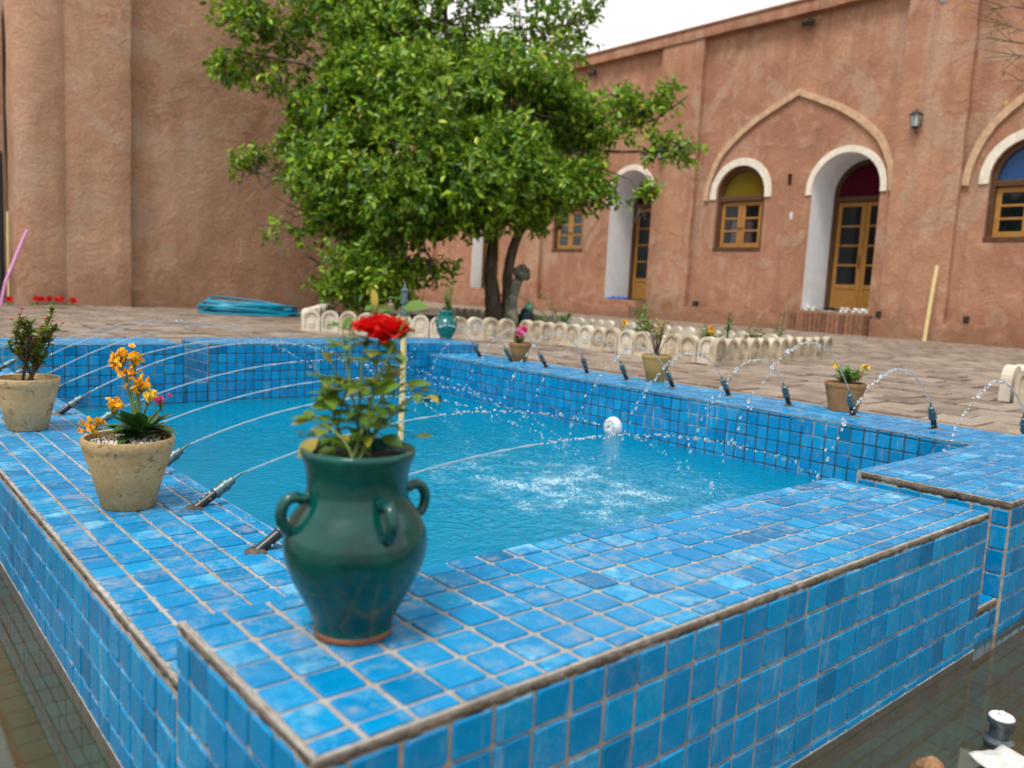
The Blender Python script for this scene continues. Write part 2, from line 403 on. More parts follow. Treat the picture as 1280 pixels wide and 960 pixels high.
# ------------------------------------------------------------------ the pool
RL = -.069                                    # the long rims are one course lower
IX0, IX1, IY0, IY1 = .313, 2.663, .313, 3.711
ZF = -.62
pool = empty('pool', (1.5, 2.0, ZC), 0, 'raised basin clad in small square blue tiles, filled with turquoise water', 'pool')
T = Matrix.Translation((-1.5, -2.0, -ZC))
SN0, SN1 = 1.374, 1.514                       # slot in the near wall
SF0, SF1 = 1.137, 1.264                       # slot in the far wall
E_ = .0035
def core(name, boxes, inner):
    """masonry body; faces whose normal matches `inner` get algae-dark joints"""
    b = MB()
    for (x0, x1, y0, y1, z0, z1) in boxes:
        s_ = len(b.f); b.box(x0, x1, y0, y1, z0, z1)
        order = ['-z', '+z', '-y', '+x', '+y', '-x']
        for q in range(6):
            if order[q] in inner: b.mi[s_+q] = 1
    o = b.build(name, [M['grout'], M['algae']], pool); o.data.transform(T); return o
core('near_wall', [(0, SN0, 0, IY0, ZC-.05, 0), (SN1, PX1, .006, IY0+.012, ZC-.05, 0), (SN0, SN1, .012, IY0-.01, ZC-.05, -.2), (IX0-.1, IX1+.1, IY0-.05, IY0-.002, ZF-.1, ZC-.04)], ('+y',))
core('far_wall', [(0, SF0, IY1-.012, PY1, ZC-.05, 0), (SF1, PX1, IY1, PY1, ZC-.05, 0), (SF0, SF1, IY1+.002, PY1-.01, ZC-.05, -.2), (IX0-.1, IX1+.1, IY1+.002, IY1+.05, ZF-.1, ZC-.04)], ('-y',))
core('left_wall', [(.0005, IX0, IY0, IY1-.012, ZC-.05, RL), (IX0-.05, IX0-.002, IY0, IY1, ZF-.1, ZC-.04)], ('+x',))
core('right_wall', [(IX1, PX1-.0005, IY0+.012, IY1, ZC-.05, RL), (IX1+.002, IX1+.05, IY0, IY1, ZF-.1, ZC-.04)], ('-x',))
k = N('pool_floor_tile', .4, .4); n1 = k.noise(3, 4)
br = k.n('ShaderNodeTexBrick'); br.offset = 0; br.inputs['Scale'].default_value = 20; br.inputs['Mortar Size'].default_value = .06; br.inputs['Brick Width'].default_value = 1; br.inputs['Row Height'].default_value = 1
br.inputs['Color1'].default_value = (.015, .33, .47, 1); br.inputs['Color2'].default_value = (.02, .38, .52, 1); br.inputs['Mortar'].default_value = (.03, .2, .25, 1)
k.l(k.pos(), br.inputs['Vector']); k.color(k.mix(1., br.outputs[0], k.ramp(n1, [(.3, .8), (.7, 1.1)]), 'MULTIPLY'))
b = MB(); b.box(IX0-.05, IX1+.05, IY0-.05, IY1+.05, ZF-.05, ZF); o = b.build('basin_floor', k.m, pool); o.data.transform(T)

# --- the single tiles
tiles = []     # (origin, u axis, v axis, width, height)
def field(org, ua, va, us, vs, gap=.0042, jit=.0007):
    """tiles between consecutive joint positions us (along ua) and vs (along va)"""
    org, ua, va = Vector(org), Vector(ua), Vector(va); n = ua.cross(va)
    for i in range(len(us)-1):
        for j in range(len(vs)-1):
            w = us[i+1]-us[i]-gap; h = vs[j+1]-vs[j]-gap
            if w < .006 or h < .006: continue
            c_ = org + ua*((us[i]+us[i+1])/2+random.uniform(-jit, jit)) + va*((vs[j]+vs[j+1])/2+random.uniform(-jit, jit)) + n*random.uniform(-.0006, .0006)
            a_ = random.gauss(0, .012); u2 = ua*math.cos(a_)+va*math.sin(a_)
            tl = n*random.gauss(0, .007)
            u2 = (u2+tl).normalized(); v2 = (n.cross(u2)+n*random.gauss(0, .007)).normalized()
            tiles.append((c_, u2, v2, round(w*random.choice((.97, .985, 1.0)), 4), round(h, 4)))
def lat(a, b, first, p=.05):
    """joint positions from a to b with a cut first piece"""
    o = [a]; x = a+first
    while x < b-.012: o.append(x); x += p
    o.append(b); return o
uN = [0.004, .03]+[.03+.05*i for i in range(1, 27)]+[SN0-.003]
uT = lat(.003, SN0-.002, .045)
vT = [.002, .027, .077, .127, .177, .227, .277, IY0]
ROWS = [-.303, -.2525, -.2015, -.1505, -.1, -.05, -.0095]
field((0, 0, 0), (1, 0, 0), (0, 1, 0), uT, vT, .0056)                        # near block, top
field((0, 0, 0), (1, 0, 0), (0, 0, 1), uN, ROWS)                             # near block, outer face
field((0, 0, 0), (0, -1, 0), (0, 0, 1), [-IY0+.004, -.27, -.22, -.17, -.12, -.07, -.02-.01, -.004], ROWS)   # near block, left face
field((SN1, .006, 0), (1, 0, 0), (0, 1, 0), lat(.002, PX1-SN1-.002, .048), [.002, .03, .08, .13, .18, .23, .28, .318])
field((SN1, .006, 0), (1, 0, 0), (0, 0, 1), lat(.003, PX1-SN1-.003, .03), ROWS)
field((SN1, 0, 0), (0, -1, 0), (0, 0, 1), [-.322, -.28, -.23, -.18, -.13, -.08, -.03-.012, -.008], [-.2, -.15, -.1, -.05, -.0165])   # slot cheek
field((SN0, 0, 0), (0, 1, 0), (0, 0, 1), [.004, .04, .09, .14, .19, .24, .31], [-.2, -.15, -.1, -.05, -.0165])
field((SN0, .012, -.2), (1, 0, 0), (0, 1, 0), [.003, .07, SN1-SN0-.003], [.002, .05, .1, .15, .2, .25, .285])
field((SN0, .012, 0), (1, 0, 0), (0, 0, 1), [.003, .05, .095, SN1-SN0-.003], [-.303, -.2525, -.216])
field((IX0, IY0, 0), (-1, 0, 0), (0, 0, 1), lat(-SN0+IX0+.002, 0, .04), [-.6, -.55, -.5, -.45, -.4, -.35, -.3, -.25, -.2, -.15, -.1, -.05, -.003])  # near wall, pool side
yl = lat(IY0+.002, IY1-.014, .05)
field((0, 0, RL), (1, 0, 0), (0, 1, 0), [.003, .048, .098, .148, .198, .248, .288, IX0], yl, .0052)                 # left rim top
field((0.0005, 0, 0), (0, -1, 0), (0, 0, 1), lat(-IY1, -IY0-.002, .03), [-.303, -.285, -.235, -.185, -.135, RL-.0165])   # left rim outer face
field((IX0, 0, 0), (0, 1, 0), (0, 0, 1), yl, [-.6, -.55, -.5, -.45, -.4, -.35, -.3, -.25, -.2, -.15, -.1, RL-.004])
field((IX1, 0, RL), (1, 0, 0), (0, 1, 0), [.002, .05, .1, .15, .2, .25, .3, .35, PX1-IX1-.003], lat(IY0+.014, IY1-.002, .05))     # right rim top
field((IX1, 0, 0), (0, -1, 0), (0, 0, 1), lat(-IY1+.002, -IY0-.014, .045), [-.6, -.55, -.5, -.445, -.393, -.341, -.289, -.238, -.187, -.136, -.085, RL-.003])
field((PX1, 0, 0), (0, 1, 0), (0, 0, 1), lat(IY0, IY1, .04), [-.303, -.25, -.2, -.15, -.1, RL-.01])
yf = [.004, .05, .1, .15, .2, .25, .3, .35, PY1-IY1-.003]
field((0, IY1-.012, 0), (1, 0, 0), (0, 1, 0), lat(.003, SF0-.002, .045), yf)
field((SF1, IY1, 0), (1, 0, 0), (0, 1, 0), lat(.003, PX1-SF1-.003, .045), yf)
rowF = [-.6, -.55, -.5, -.45, -.4, -.35, -.3, -.25, -.2, -.15, -.1, -.05, -.004]
field((0, IY1-.012, 0), (1, 0, 0), (0, 0, 1), lat(.003, SF0-.003, .037), rowF[6:])
field((IX0, IY1, 0), (1, 0, 0), (0, 0, 1), lat(.003, SF1-IX0-.003, .037), rowF[:9])
field((SF1, IY1, 0), (1, 0, 0), (0, 0, 1), lat(.003, PX1-SF1-.003, .047), rowF)
field((SF1, IY1, 0), (0, -1, 0), (0, 0, 1), [-PY1+IY1, -.36, -.31, -.26, -.21, -.16, -.11, -.06, -.004], [-.2, -.15, -.1, -.05, -.004])
field((SF0, IY1, -.2), (1, 0, 0), (0, 1, 0), [.003, .06, SF1-SF0-.003], [.004, .06, .11, .16, .21, .26, .31, .36, .39])
field((PX1, IY1, 0), (0, 1, 0), (0, 0, 1), yf, [-.303, -.25, -.2, -.15, -.1, -.05, -.004])
def tile_geo(w, h):
    q = min(w, h)*random.uniform(.045, .085); a, b_ = w/2, h/2
    def ring(i, z):
        x, y, c_ = a-i, b_-i, q
        return [(-x+c_, -y, z), (x-c_, -y, z), (x, -y+c_, z), (x, y-c_, z), (x-c_, y, z), (-x+c_, y, z), (-x, y-c_, z), (-x, -y+c_, z)]
    vs = ring(0, -.002)+ring(0, .0014)+ring(.0016, .0028)
    fs = []
    for r_ in (0, 8):
        for j in range(8): fs.append((r_+j, r_+(j+1) % 8, r_+8+(j+1) % 8, r_+8+j))
    fs.append(tuple(range(16, 24))); return vs, fs
def score(t):
    c_, u, v, w, h = t; n = u.cross(v); d = CAM-c_
    if n.dot(d) <= 0: return 0
    px, py, z = proj(c_)
    if not (-15 < px < 1295 and -15 < py < 975): return 0
    return w*h*n.dot(d)/d.length**3
order = sorted(tiles, key=score, reverse=True)
cache = {}; rest = MB()
for i, (c_, u, v, w, h) in enumerate(order):
    n = u.cross(v); v = n.cross(u)
    mt = Matrix((( u.x, v.x, n.x, c_.x), (u.y, v.y, n.y, c_.y), (u.z, v.z, n.z, c_.z), (0, 0, 0, 1)))
    if i < 300:
        if (w, h) not in cache:
            vs, fs = tile_geo(w, h); me = bpy.data.meshes.new('tile'); me.from_pydata(vs, [], fs); me.materials.append(M['tile']); cache[(w, h)] = me
        o = bpy.data.objects.new('tile', cache[(w, h)]); col.objects.link(o); o.parent = pool; o.matrix_basis = T @ mt
    else:
        vs, fs = tile_geo(w, h); rest.add([T @ (mt @ Vector(p)) for p in vs], fs)
stuff(rest.build('further_tiles', M['tile'], pool))

# --- chipped mortar noses where top and face meet
def nose(pts, out, drop=.0165, r=.003, name='mortar_edge'):
    """rough strip under the top tiles along a polyline; out = outward direction"""
    b = MB(); P = []
    out = Vector(out)
    for a, c_ in zip(pts[:-1], pts[1:]):
        a, c_ = Vector(a), Vector(c_); L = (c_-a).length; k_ = max(2, int(L/.006))
        for i in range(k_+1): P.append(a.lerp(c_, i/k_))
    vs = []; fs = []
    for i, p in enumerate(P):
        s1 = noise.noise(p*60)+.6*noise.noise(p*140); s2 = noise.noise(p*60+Vector((9, 3, 1)))+.6*noise.noise(p*150); s3 = noise.noise(p*14+Vector((4, 4, 4)))
        o1 = .0004+r*.55*(s1+.6*s3); o2 = .0012+r*.8*(s2+.9*s3); lo = drop*(.9+.35*s2+.5*s3)
        vs += [p - out*(.004-.003*s2) + Vector((0, 0, .0002+.0008*s1)), p+out*o1 + Vector((0, 0, -.0022+.002*s2)), p+out*o2 - Vector((0, 0, drop*.45)), p+out*(.0014+.001*s1) - Vector((0, 0, lo)), p-out*.006 - Vector((0, 0, lo+.002))]
    for i in range(len(P)-1):
        for j in range(4): fs.append((i*5+j, i*5+j+1, i*5+6+j, i*5+5+j))
    b.add(vs, fs); o = b.build(name, M['mortar'], pool, True); o.data.transform(T); return o
nose([(0, 0, 0), (SN0, 0, 0)], (0, -1, 0), .0105, .004)
nose([(0, IY0, 0), (0, 0, 0)], (-1, 0, 0), .008, .0035)
nose([(SN1, .006, 0), (PX1, .006, 0)], (0, -1, 0), .014, .004)
nose([(SN1, IY0, 0), (SN1, .006, 0)], (-1, 0, 0), .016, .004)
nose([(.0005, IY1, RL), (.0005, IY0, RL)], (-1, 0, 0), .009, .004)
nose([(IX1, IY1, RL), (IX1, IY0, RL)], (-1, 0, 0), .006, .002)
nose([(SN0, 0, 0), (SN0, IY0, 0)], (1, 0, 0), .014, .003)
nose([(SN0+.004, .012, -.2), (SN1-.004, .012, -.2)], (0, -1, 0), .014, .003)
# low skirting just at the outer water line
b = MB(); b.box(-.0035, SN0, -.0035, 0.0, ZC-.01, ZCW+.0015); b.box(-.0035, .0, 0.0, PY1, ZC-.01, ZCW+.0012)
o = b.build('skirting', M['grout'], pool); o.data.transform(T)

# --- pool water, really rippled; roughest where the jets fall
nx, ny = 330, 470
xs = np.linspace(IX0, IX1, nx); ys = np.linspace(IY0, IY1, ny)
Vw = []; AG = []
impact = [(1.65, .95), (1.95, 1.35), (1.85, 1.75), (2.15, 1.15), (1.6, 1.55), (1.35, 2.1), (1.5, 2.6), (1.2, 3.0), (2.1, 2.2), (1.15, 1.3)]
for j in range(ny):
    for i in range(nx):
        x, y = xs[i], ys[j]
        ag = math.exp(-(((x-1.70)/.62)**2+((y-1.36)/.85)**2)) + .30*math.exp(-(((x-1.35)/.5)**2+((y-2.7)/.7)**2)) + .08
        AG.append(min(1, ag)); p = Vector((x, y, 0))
        h = noise.noise(p*5)*.0012 + ag*(noise.noise(p*17)*.0045+noise.noise(Vector((x*40, y*40, 3)))*.0058+noise.noise(Vector((x*85, y*85, 7)))*.0036)
        for (ax, ay) in impact:
            d = math.hypot(x-ax, y-ay)
            if d < .4: h += .0018*math.sin(d*150)*math.exp(-d*11)
        Vw.append((x, y, ZPW+h))
Fw = [(j*nx+i, j*nx+i+1, (j+1)*nx+i+1, (j+1)*nx+i) for j in range(ny-1) for i in range(nx-1)]
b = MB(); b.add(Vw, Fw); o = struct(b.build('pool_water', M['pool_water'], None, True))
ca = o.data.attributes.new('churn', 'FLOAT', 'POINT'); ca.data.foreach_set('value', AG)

# ------------------------------------------------------------------ nozzles and jets
M['black'] = simple('black_pvc', (.012, .013, .016), .35, .4, 60, .5)
M['steel'] = simple('dull_galvanised', (.10, .155, .17), .42, .4, 80, .5, .1, .6)
M['whitespeck'] = simple('lime_specks', (.6, .6, .58), .8, .1)
k = N('falling_water', .03, .5); k.b.inputs['Transmission Weight'].default_value = .90; k.b.inputs['IOR'].default_value = 1.33; k.color((.93, .98, 1.)); M['jet'] = k.m
def nozzle(name, label, loc, sgn, el, group, sc=1.0):
    e = empty(name, loc, 0, label, 'nozzle', group)
    d = Vector((sgn*math.cos(el), 0, math.sin(el)))
    def P(t): return d*t
    b = MB(); b.tube([P(-.012), P(.05)], .0088, 12); smooth_by_angle(b.build('stub_pipe', M['black'], e))
    b = MB(); b.tube([P(.044), P(.046), P(.05), P(.05), P(.068), P(.068), P(.074), P(.074), P(.086), P(.088)], [.009, .0125, .0125, .0105, .0105, .0125, .0125, .0085, .0085, .0055], 12); smooth_by_angle(b.build('coupling', M['steel'], e))
    b = MB(); b.tube([P(.086), P(.104)], [.0035, .0022], 8); smooth_by_angle(b.build('jet_tip', M['steel'], e))
    b = MB()
    for i in range(5):
        t = random.uniform(.012, .04); q = d.orthogonal().normalized(); q.rotate(Matrix.Rotation(random.uniform(0, 6.3), 3, d)); b.ball(P(t)+q*.0083, random.uniform(.0012, .0026), 5, 3)
    b.build('lime_spots', M['whitespeck'], e)
    b = MB(); b.lathe([(.019, -.001), (.0185, .003), (.012, .006), (0.0001, .008)], 12, None, False, .4); b.build('mortar_collar', M['mortar'], e)
    e.scale = (sc, sc, sc)
    return e, Vector(loc)+P(.104*sc)
def jet(tip, sgn, sa, za, solid, label, group, seed, wob=.0):
    """parabola with apex (sa, za) from the tip; a rod of water that breaks into drops"""
    R = random.Random(seed); b = MB(); big = 1.0 if sgn > 0 else 1.5
    def P(s):
        t = s/sa; return Vector((tip.x+sgn*s, tip.y+wob*s, tip.z+2*za*t-za*t*t))
    s_end = sa*(1+math.sqrt(1+(tip.z-ZPW)/za))
    k_ = 26; pts = [P(solid*i/k_) for i in range(k_+1)]
    st_ = MB(); st_.tube(pts, [(.0017+.0012*math.sin(i*1.9+seed)*(i/k_)**1.5+.0003)*big for i in range(k_+1)], 7)
    s = solid
    while s < s_end:
        f = (s-solid)/(s_end-solid); r = big*R.uniform(.0018, .0042)*(1 if R.random() < .85 else 1.5)
        p = P(s)+Vector((R.gauss(0, .006), R.gauss(0, .008), R.gauss(0, .006)))*(.12+f*.9)
        t_ = (P(s+.01)-P(s)).normalized()
        b.tube([p-t_*r*1.3, p-t_*r*.7, p+t_*r*.5, p+t_*r*1.2], [r*.25, r*.75, r*.8, r*.2], 6)
        s += R.uniform(.006, .016)*(1+.9*f)
    pe = P(s_end)                                   # splash where it lands
    for i in range(10):
        a = R.uniform(0, 6.28); q = R.uniform(.0, .035); b.ball(pe+Vector((math.cos(a)*q, math.sin(a)*q, R.uniform(.0, .035))), R.uniform(.001, .003), 6, 4)
    o = empty('water_jet', tip, 0, label, 'water jet', group); q = Matrix.Translation(-tip)
    x = st_.build('stream', M['jet'], o, True); x.data.transform(q); x = stuff(b.build('drops', M['jet'], o, True)); x.data.transform(q); return o
ORD = ['first', 'second', 'third', 'fourth', 'fifth', 'sixth', 'seventh', 'eighth', 'ninth', 'tenth', 'eleventh']
LJ = [(.62, .068), (.55, .085), (.45, .088), (.55, .10), (.62, .12), (.55, .15), (.6, .14), (.62, .18), (.55, .17), (.6, .16)]
for i in range(10):
    e, tip = nozzle('fountain_nozzle', f'black pipe nozzle with metal coupling, {ORD[i]} from the rose vase on the clay-pot rim', (.246+random.uniform(-.008, .008), .672+.288*i, RL), 1, rad(35+random.uniform(-2, 2)), 'nozzles along the clay-pot rim')
    jet(tip, 1, LJ[i][0], LJ[i][1], LJ[i][0]*.85, f'thin water arc from the {ORD[i]} nozzle after the rose vase on the clay-pot rim', 'jets from the clay-pot rim', i, random.uniform(-.05, .05))
RJ = [(.33, .12), (.33, .13), (.34, .19), (.20, .10), (.24, .11), (.2, .10), (.22, .12), (.2, .11), (.2, .12), (.2, .11), (.2, .1), (.2, .1)]
yr = [.40, .701, 1.018, 1.311, 1.618, 1.93, 2.227, 2.525, 2.846, 3.159, 3.46]
for i in range(11):
    e, tip = nozzle('fountain_nozzle', f'black pipe nozzle with metal coupling, {ORD[10-i]} from the marigold vase along the paving-side rim', (2.886+random.uniform(-.01, .01), yr[i], RL), -1, rad(57+random.uniform(-6, 6)), 'nozzles along the paving side', 1.22)
    jet(tip, -1, RJ[i][0], RJ[i][1], RJ[i][0]*.62, f'beaded water arc from the {ORD[10-i]} nozzle after the marigold vase, paving-side rim', 'jets from the paving side', 40+i, random.uniform(-.1, .1))
# free drops in the air over the pool
b = MB(); R = random.Random(3)
for i in range(150):
    q = R.choice(impact); b.ball((q[0]+R.gauss(0, .25), q[1]+R.gauss(0, .3), ZPW+abs(R.gauss(0, .05))), R.uniform(.0008, .0022), 6, 4)
stuff(b.build('spray_drops', M['jet'], None, True))

# centre riser: cream pipe with a chromed head
M['cream'] = simple('cream_pipe', (.62, .50, .24), .45, .12, 12, .4)
bp_ = at(501, 548, 3.15); top_z = .30
e = empty('fountain_riser', (1.62, 2.39, ZPW), 0, 'upright cream pipe with metal nozzle head standing in the pool water', 'fountain')
b = MB(); b.tube([(0, 0, -.3), (-.002, 0, .2), (-.008, 0, .545)], .0125, 14); smooth_by_angle(b.build('pipe', M['cream'], e))
b = MB(); b.lathe([(.014, .535), (.018, .537), (.018, .553), (.014, .556), (.014, .585), (.019, .587), (.019, .60), (.0145, .603), (.0145, .636), (.018, .638), (.018, .646), (.008, .652), (.006, .668), (.003, .670), (.003, .68)], 16, Matrix.Translation((-.008, 0, 0))); smooth_by_angle(b.build('nozzle_head', M['steel'], e))
# return inlet in the wall
M['plastic'] = simple('white_plastic', (.60, .63, .64), .4, .05, 20, .5)
e = empty('pool_inlet', (IX1, 2.10, -.272), 0, 'round white plastic inlet fitting on the blue pool wall at the water line', 'inlet')
Mx = Matrix.Rotation(-math.pi/2, 4, 'Y')
b = MB(); b.lathe([(.05, -.005), (.05, .012), (.044, .03), (.036, .036), (.034, .032), (.022, .031), (.021, .038), (.012, .038), (.011, .03), (.0001, .03)], 24, Mx); smooth_by_angle(b.build('body', M['plastic'], e))
b = MB()
for i in range(10):
    a = i*.628; b.box(-.040, -.034, -.0015, .0015, .022, .034, Matrix.Rotation(a, 4, 'X'))
b.build('grille', M['plastic'], e)
# ------------------------------------------------------------------ vases and pots
k = N('green_glaze', .12, .4); n1 = k.noise(14, 5, .7); n2 = k.noise(45, 5, .7)
c = k.ramp(n1, [(.3, (.0, .030, .030)), (.6, (.0, .066, .056)), (.8, (.0, .11, .08))]); c = k.mix(k.ramp(n2, [(.66, 0.), (.74, .6)]), c, (.16, .07, .035))
k.color(c); k.rough(k.ramp(n2, [(.3, .08), (.75, .35)])); k.b.inputs['Coat Weight'].default_value = .12; k.b.inputs['Coat Roughness'].default_value = .06; M['green'] = k.m
k = N('green_glaze_worn', .15, .6); n1 = k.noise(14, 5); n2 = k.noise(60, 3, .5)
c = k.ramp(n1, [(.3, (.0, .11, .10)), (.7, (.01, .17, .145))]); c = k.mix(k.ramp(n2, [(.66, 0.), (.7, .9)]), c, (.7, .72, .7)); k.color(c); M['green2'] = k.m
M['terra'] = simple('bare_clay', (.28, .115, .055), .9, .25, 60, .2, .3)
def clay(name, a, b_, stain, seed):
    k = N(name, .85, .2); mp = k.n('ShaderNodeMapping'); mp.inputs['Location'].default_value = (seed, seed, seed); k.l(k.pos(), mp.inputs[0]); v = mp.outputs[0]
    n1 = k.noise(18, 5, .65, v); n2 = k.noise(42, 6, .75, v, None, 1.2); n3 = k.noise(130, 4, .7, v)
    c = k.ramp(n1, [(.3, a), (.7, b_)]); c = k.mix(k.math('MULTIPLY', k.ramp(n2, [(.55, 0.), (.62, .85)]), k.ramp(n1, [(.36, .1), (.55, 1.)])), c, stain)
    c = k.mix(1., c, k.ramp(n3, [(.3, .85), (.7, 1.08)]), 'MULTIPLY'); k.color(c).bump(k.math('ADD', n1, n3), .25, .004); return k.m
M['clay1'] = clay('pale_clay', (.40, .285, .145), (.50, .385, .22), (.14, .075, .04), 1)
M['clay2'] = clay('stained_clay', (.37, .25, .115), (.48, .355, .19), (.10, .055, .03), 4.2)
M['clay3'] = clay('brown_clay', (.25, .13, .055), (.33, .19, .09), (.12, .06, .03), 9)
M['clay4'] = clay('ochre_clay', (.34, .22, .07), (.42, .29, .11), (.2, .12, .05), 12)
M['soil'] = simple('dark_soil', (.045, .026, .016), .95, .5, 90, .1, 1)
M['perlite'] = simple('white_gravel', (.62, .58, .52), .9, .15, 60, .2)
M['stem_g'] = simple('green_stem', (.10, .16, .04), .6, .25, 40)
M['stem_b'] = simple('brown_stem', (.11, .07, .045), .8, .35, 40, .2, .4)
def leafmat(name, lo, hi, trans=.35, rough=.4):
    k = N(name, rough, .4); r_ = k.rnd(); c = k.mix(r_, lo, hi); k.color(c)
    t = k.n('ShaderNodeBsdfTranslucent'); k.l(k.mix(.5, c, (hi[0]*1.3, hi[1]*1.3, hi[2]*.6)), t.inputs[0])
    a = k.n('ShaderNodeMixShader'); a.inputs[0].default_value = trans; k.l(k.b.outputs[0], a.inputs[1]); k.l(t.outputs[0], a.inputs[2])
    k.l(a.outputs[0], k.t.nodes['Material Output'].inputs[0]); return k.m
M['rose_leaf'] = leafmat('rose_leaf', (.055, .13, .02), (.16, .27, .035), .4)
M['euph_leaf'] = leafmat('small_olive_leaf', (.07, .12, .018), (.24, .27, .035), .3)
M['kal_leaf'] = leafmat('fleshy_leaf', (.018, .065, .015), (.05, .13, .03), .1, .3)
M['bed_leaf'] = leafmat('bed_leaf', (.06, .15, .025), (.15, .28, .05), .35)
M['yl_leaf'] = leafmat('yellowing_leaf', (.15, .19, .02), (.42, .30, .04), .35)
def petal(name, lo, hi, tr=.25): return leafmat(name, lo, hi, tr, .55)
M['red'] = petal('red_petal', (.52, .004, .006), (.72, .012, .012), .2)
M['orange'] = petal('orange_petal', (.82, .36, .010), (.88, .53, .03))
M['yellow'] = petal('yellow_petal', (.75, .50, .03), (.8, .62, .08))
M['pink'] = petal('pink_petal', (.55, .02, .15), (.75, .10, .28))

def leaf(b, base, d, up, L, W, fold=.25, curl=.2):
    """leaf blade: 2 x 3 quads folded along its midrib, drooping to the tip"""
    d = Vector(d).normalized(); s = d.cross(Vector(up)); s = s.normalized() if s.length > 1e-4 else d.orthogonal().normalized(); n = s.cross(d)
    base = Vector(base); prof = [(0, .05), (.3, .85), (.62, .9), (1, .04)]; vs = []
    for t, w in prof:
        c_ = base+d*(L*t)-n*(curl*L*t*t); h = W/2*w
        vs += [c_-s*h+n*(h*fold), c_, c_+s*h+n*(h*fold)]
    b.add(vs, [f for i in range(3) for f in ((i*3, i*3+1, i*3+4, i*3+3), (i*3+1, i*3+2, i*3+5, i*3+4))])
def rvec(R, zmin=-1, zmax=1):
    a = R.uniform(0, 6.283); z = R.uniform(zmin, zmax); q = math.sqrt(max(0, 1-z*z)); return Vector((q*math.cos(a), q*math.sin(a), z))
def floret(b, c_, r, R, n=6, up=None):
    """little many-petalled flower"""
    up = (up or rvec(R, .1, 1)).normalized(); s = up.orthogonal().normalized()
    for ring_, (rr, lift) in enumerate(((1, .25), (.6, .8))):
        for i in range(n):
            q = s.copy(); q.rotate(Matrix.Rotation(6.283*i/n+ring_*.4+R.uniform(-.2, .2), 3, up))
            leaf(b, c_, q+up*lift, up, r*rr, r*rr*1.0, .3, -.15)

VASE = [(.040, 0), (.043, .002), (.0435, .008), (.0425, .013), (.046, .022), (.058, .044), (.0685, .064), (.0755, .083), (.0775, .098), (.0755, .112), (.0695, .125), (.0610, .136), (.0555, .145), (.0535, .157), (.0545, .172), (.0575, .184), (.0605, .191), (.061, .196), (.0585, .198), (.055, .196), (.052, .185), (.050, .165)]
def vase(name, label, loc, rz, glaze, s=1.0, rot_handles=0):
    e = empty(name, loc, rz, label, 'vase')
    b = MB(); b.lathe([(r*s*.965, z*s) for r, z in VASE], 44, None, False, .012)
    o = b.build('body', [glaze, M['terra']], e, True)
    for p in o.data.polygons:
        if p.center.z < .0095*s: p.material_index = 1
    for i in range(4):
        a = rot_handles+i*math.pi/2; ca, sa = math.cos(a), math.sin(a)
        pts = []
        for t in range(11):
            th = rad(125-t*25)            # loop from the neck round to the shoulder
            rr = .0675+.0135*math.cos(th); zz = .1345+.0175*math.sin(th)
            pts.append(Vector((rr*ca, rr*sa, zz))*s)
        pts = [Vector((.053*ca, .053*sa, .151))*s]+pts+[Vector((.068*ca, .068*sa, .114))*s]
        b = MB(); b.tube(pts, [.0058*s]*len(pts), 10); smooth_by_angle(b.build('handle', glaze, e), 60)
    b = MB(); b.lathe([(.0525*s, .183*s), (.03*s, .187*s), (.0001, .188*s)], 20, None, False, .1); b.build('soil', M['soil'], e)
    return e
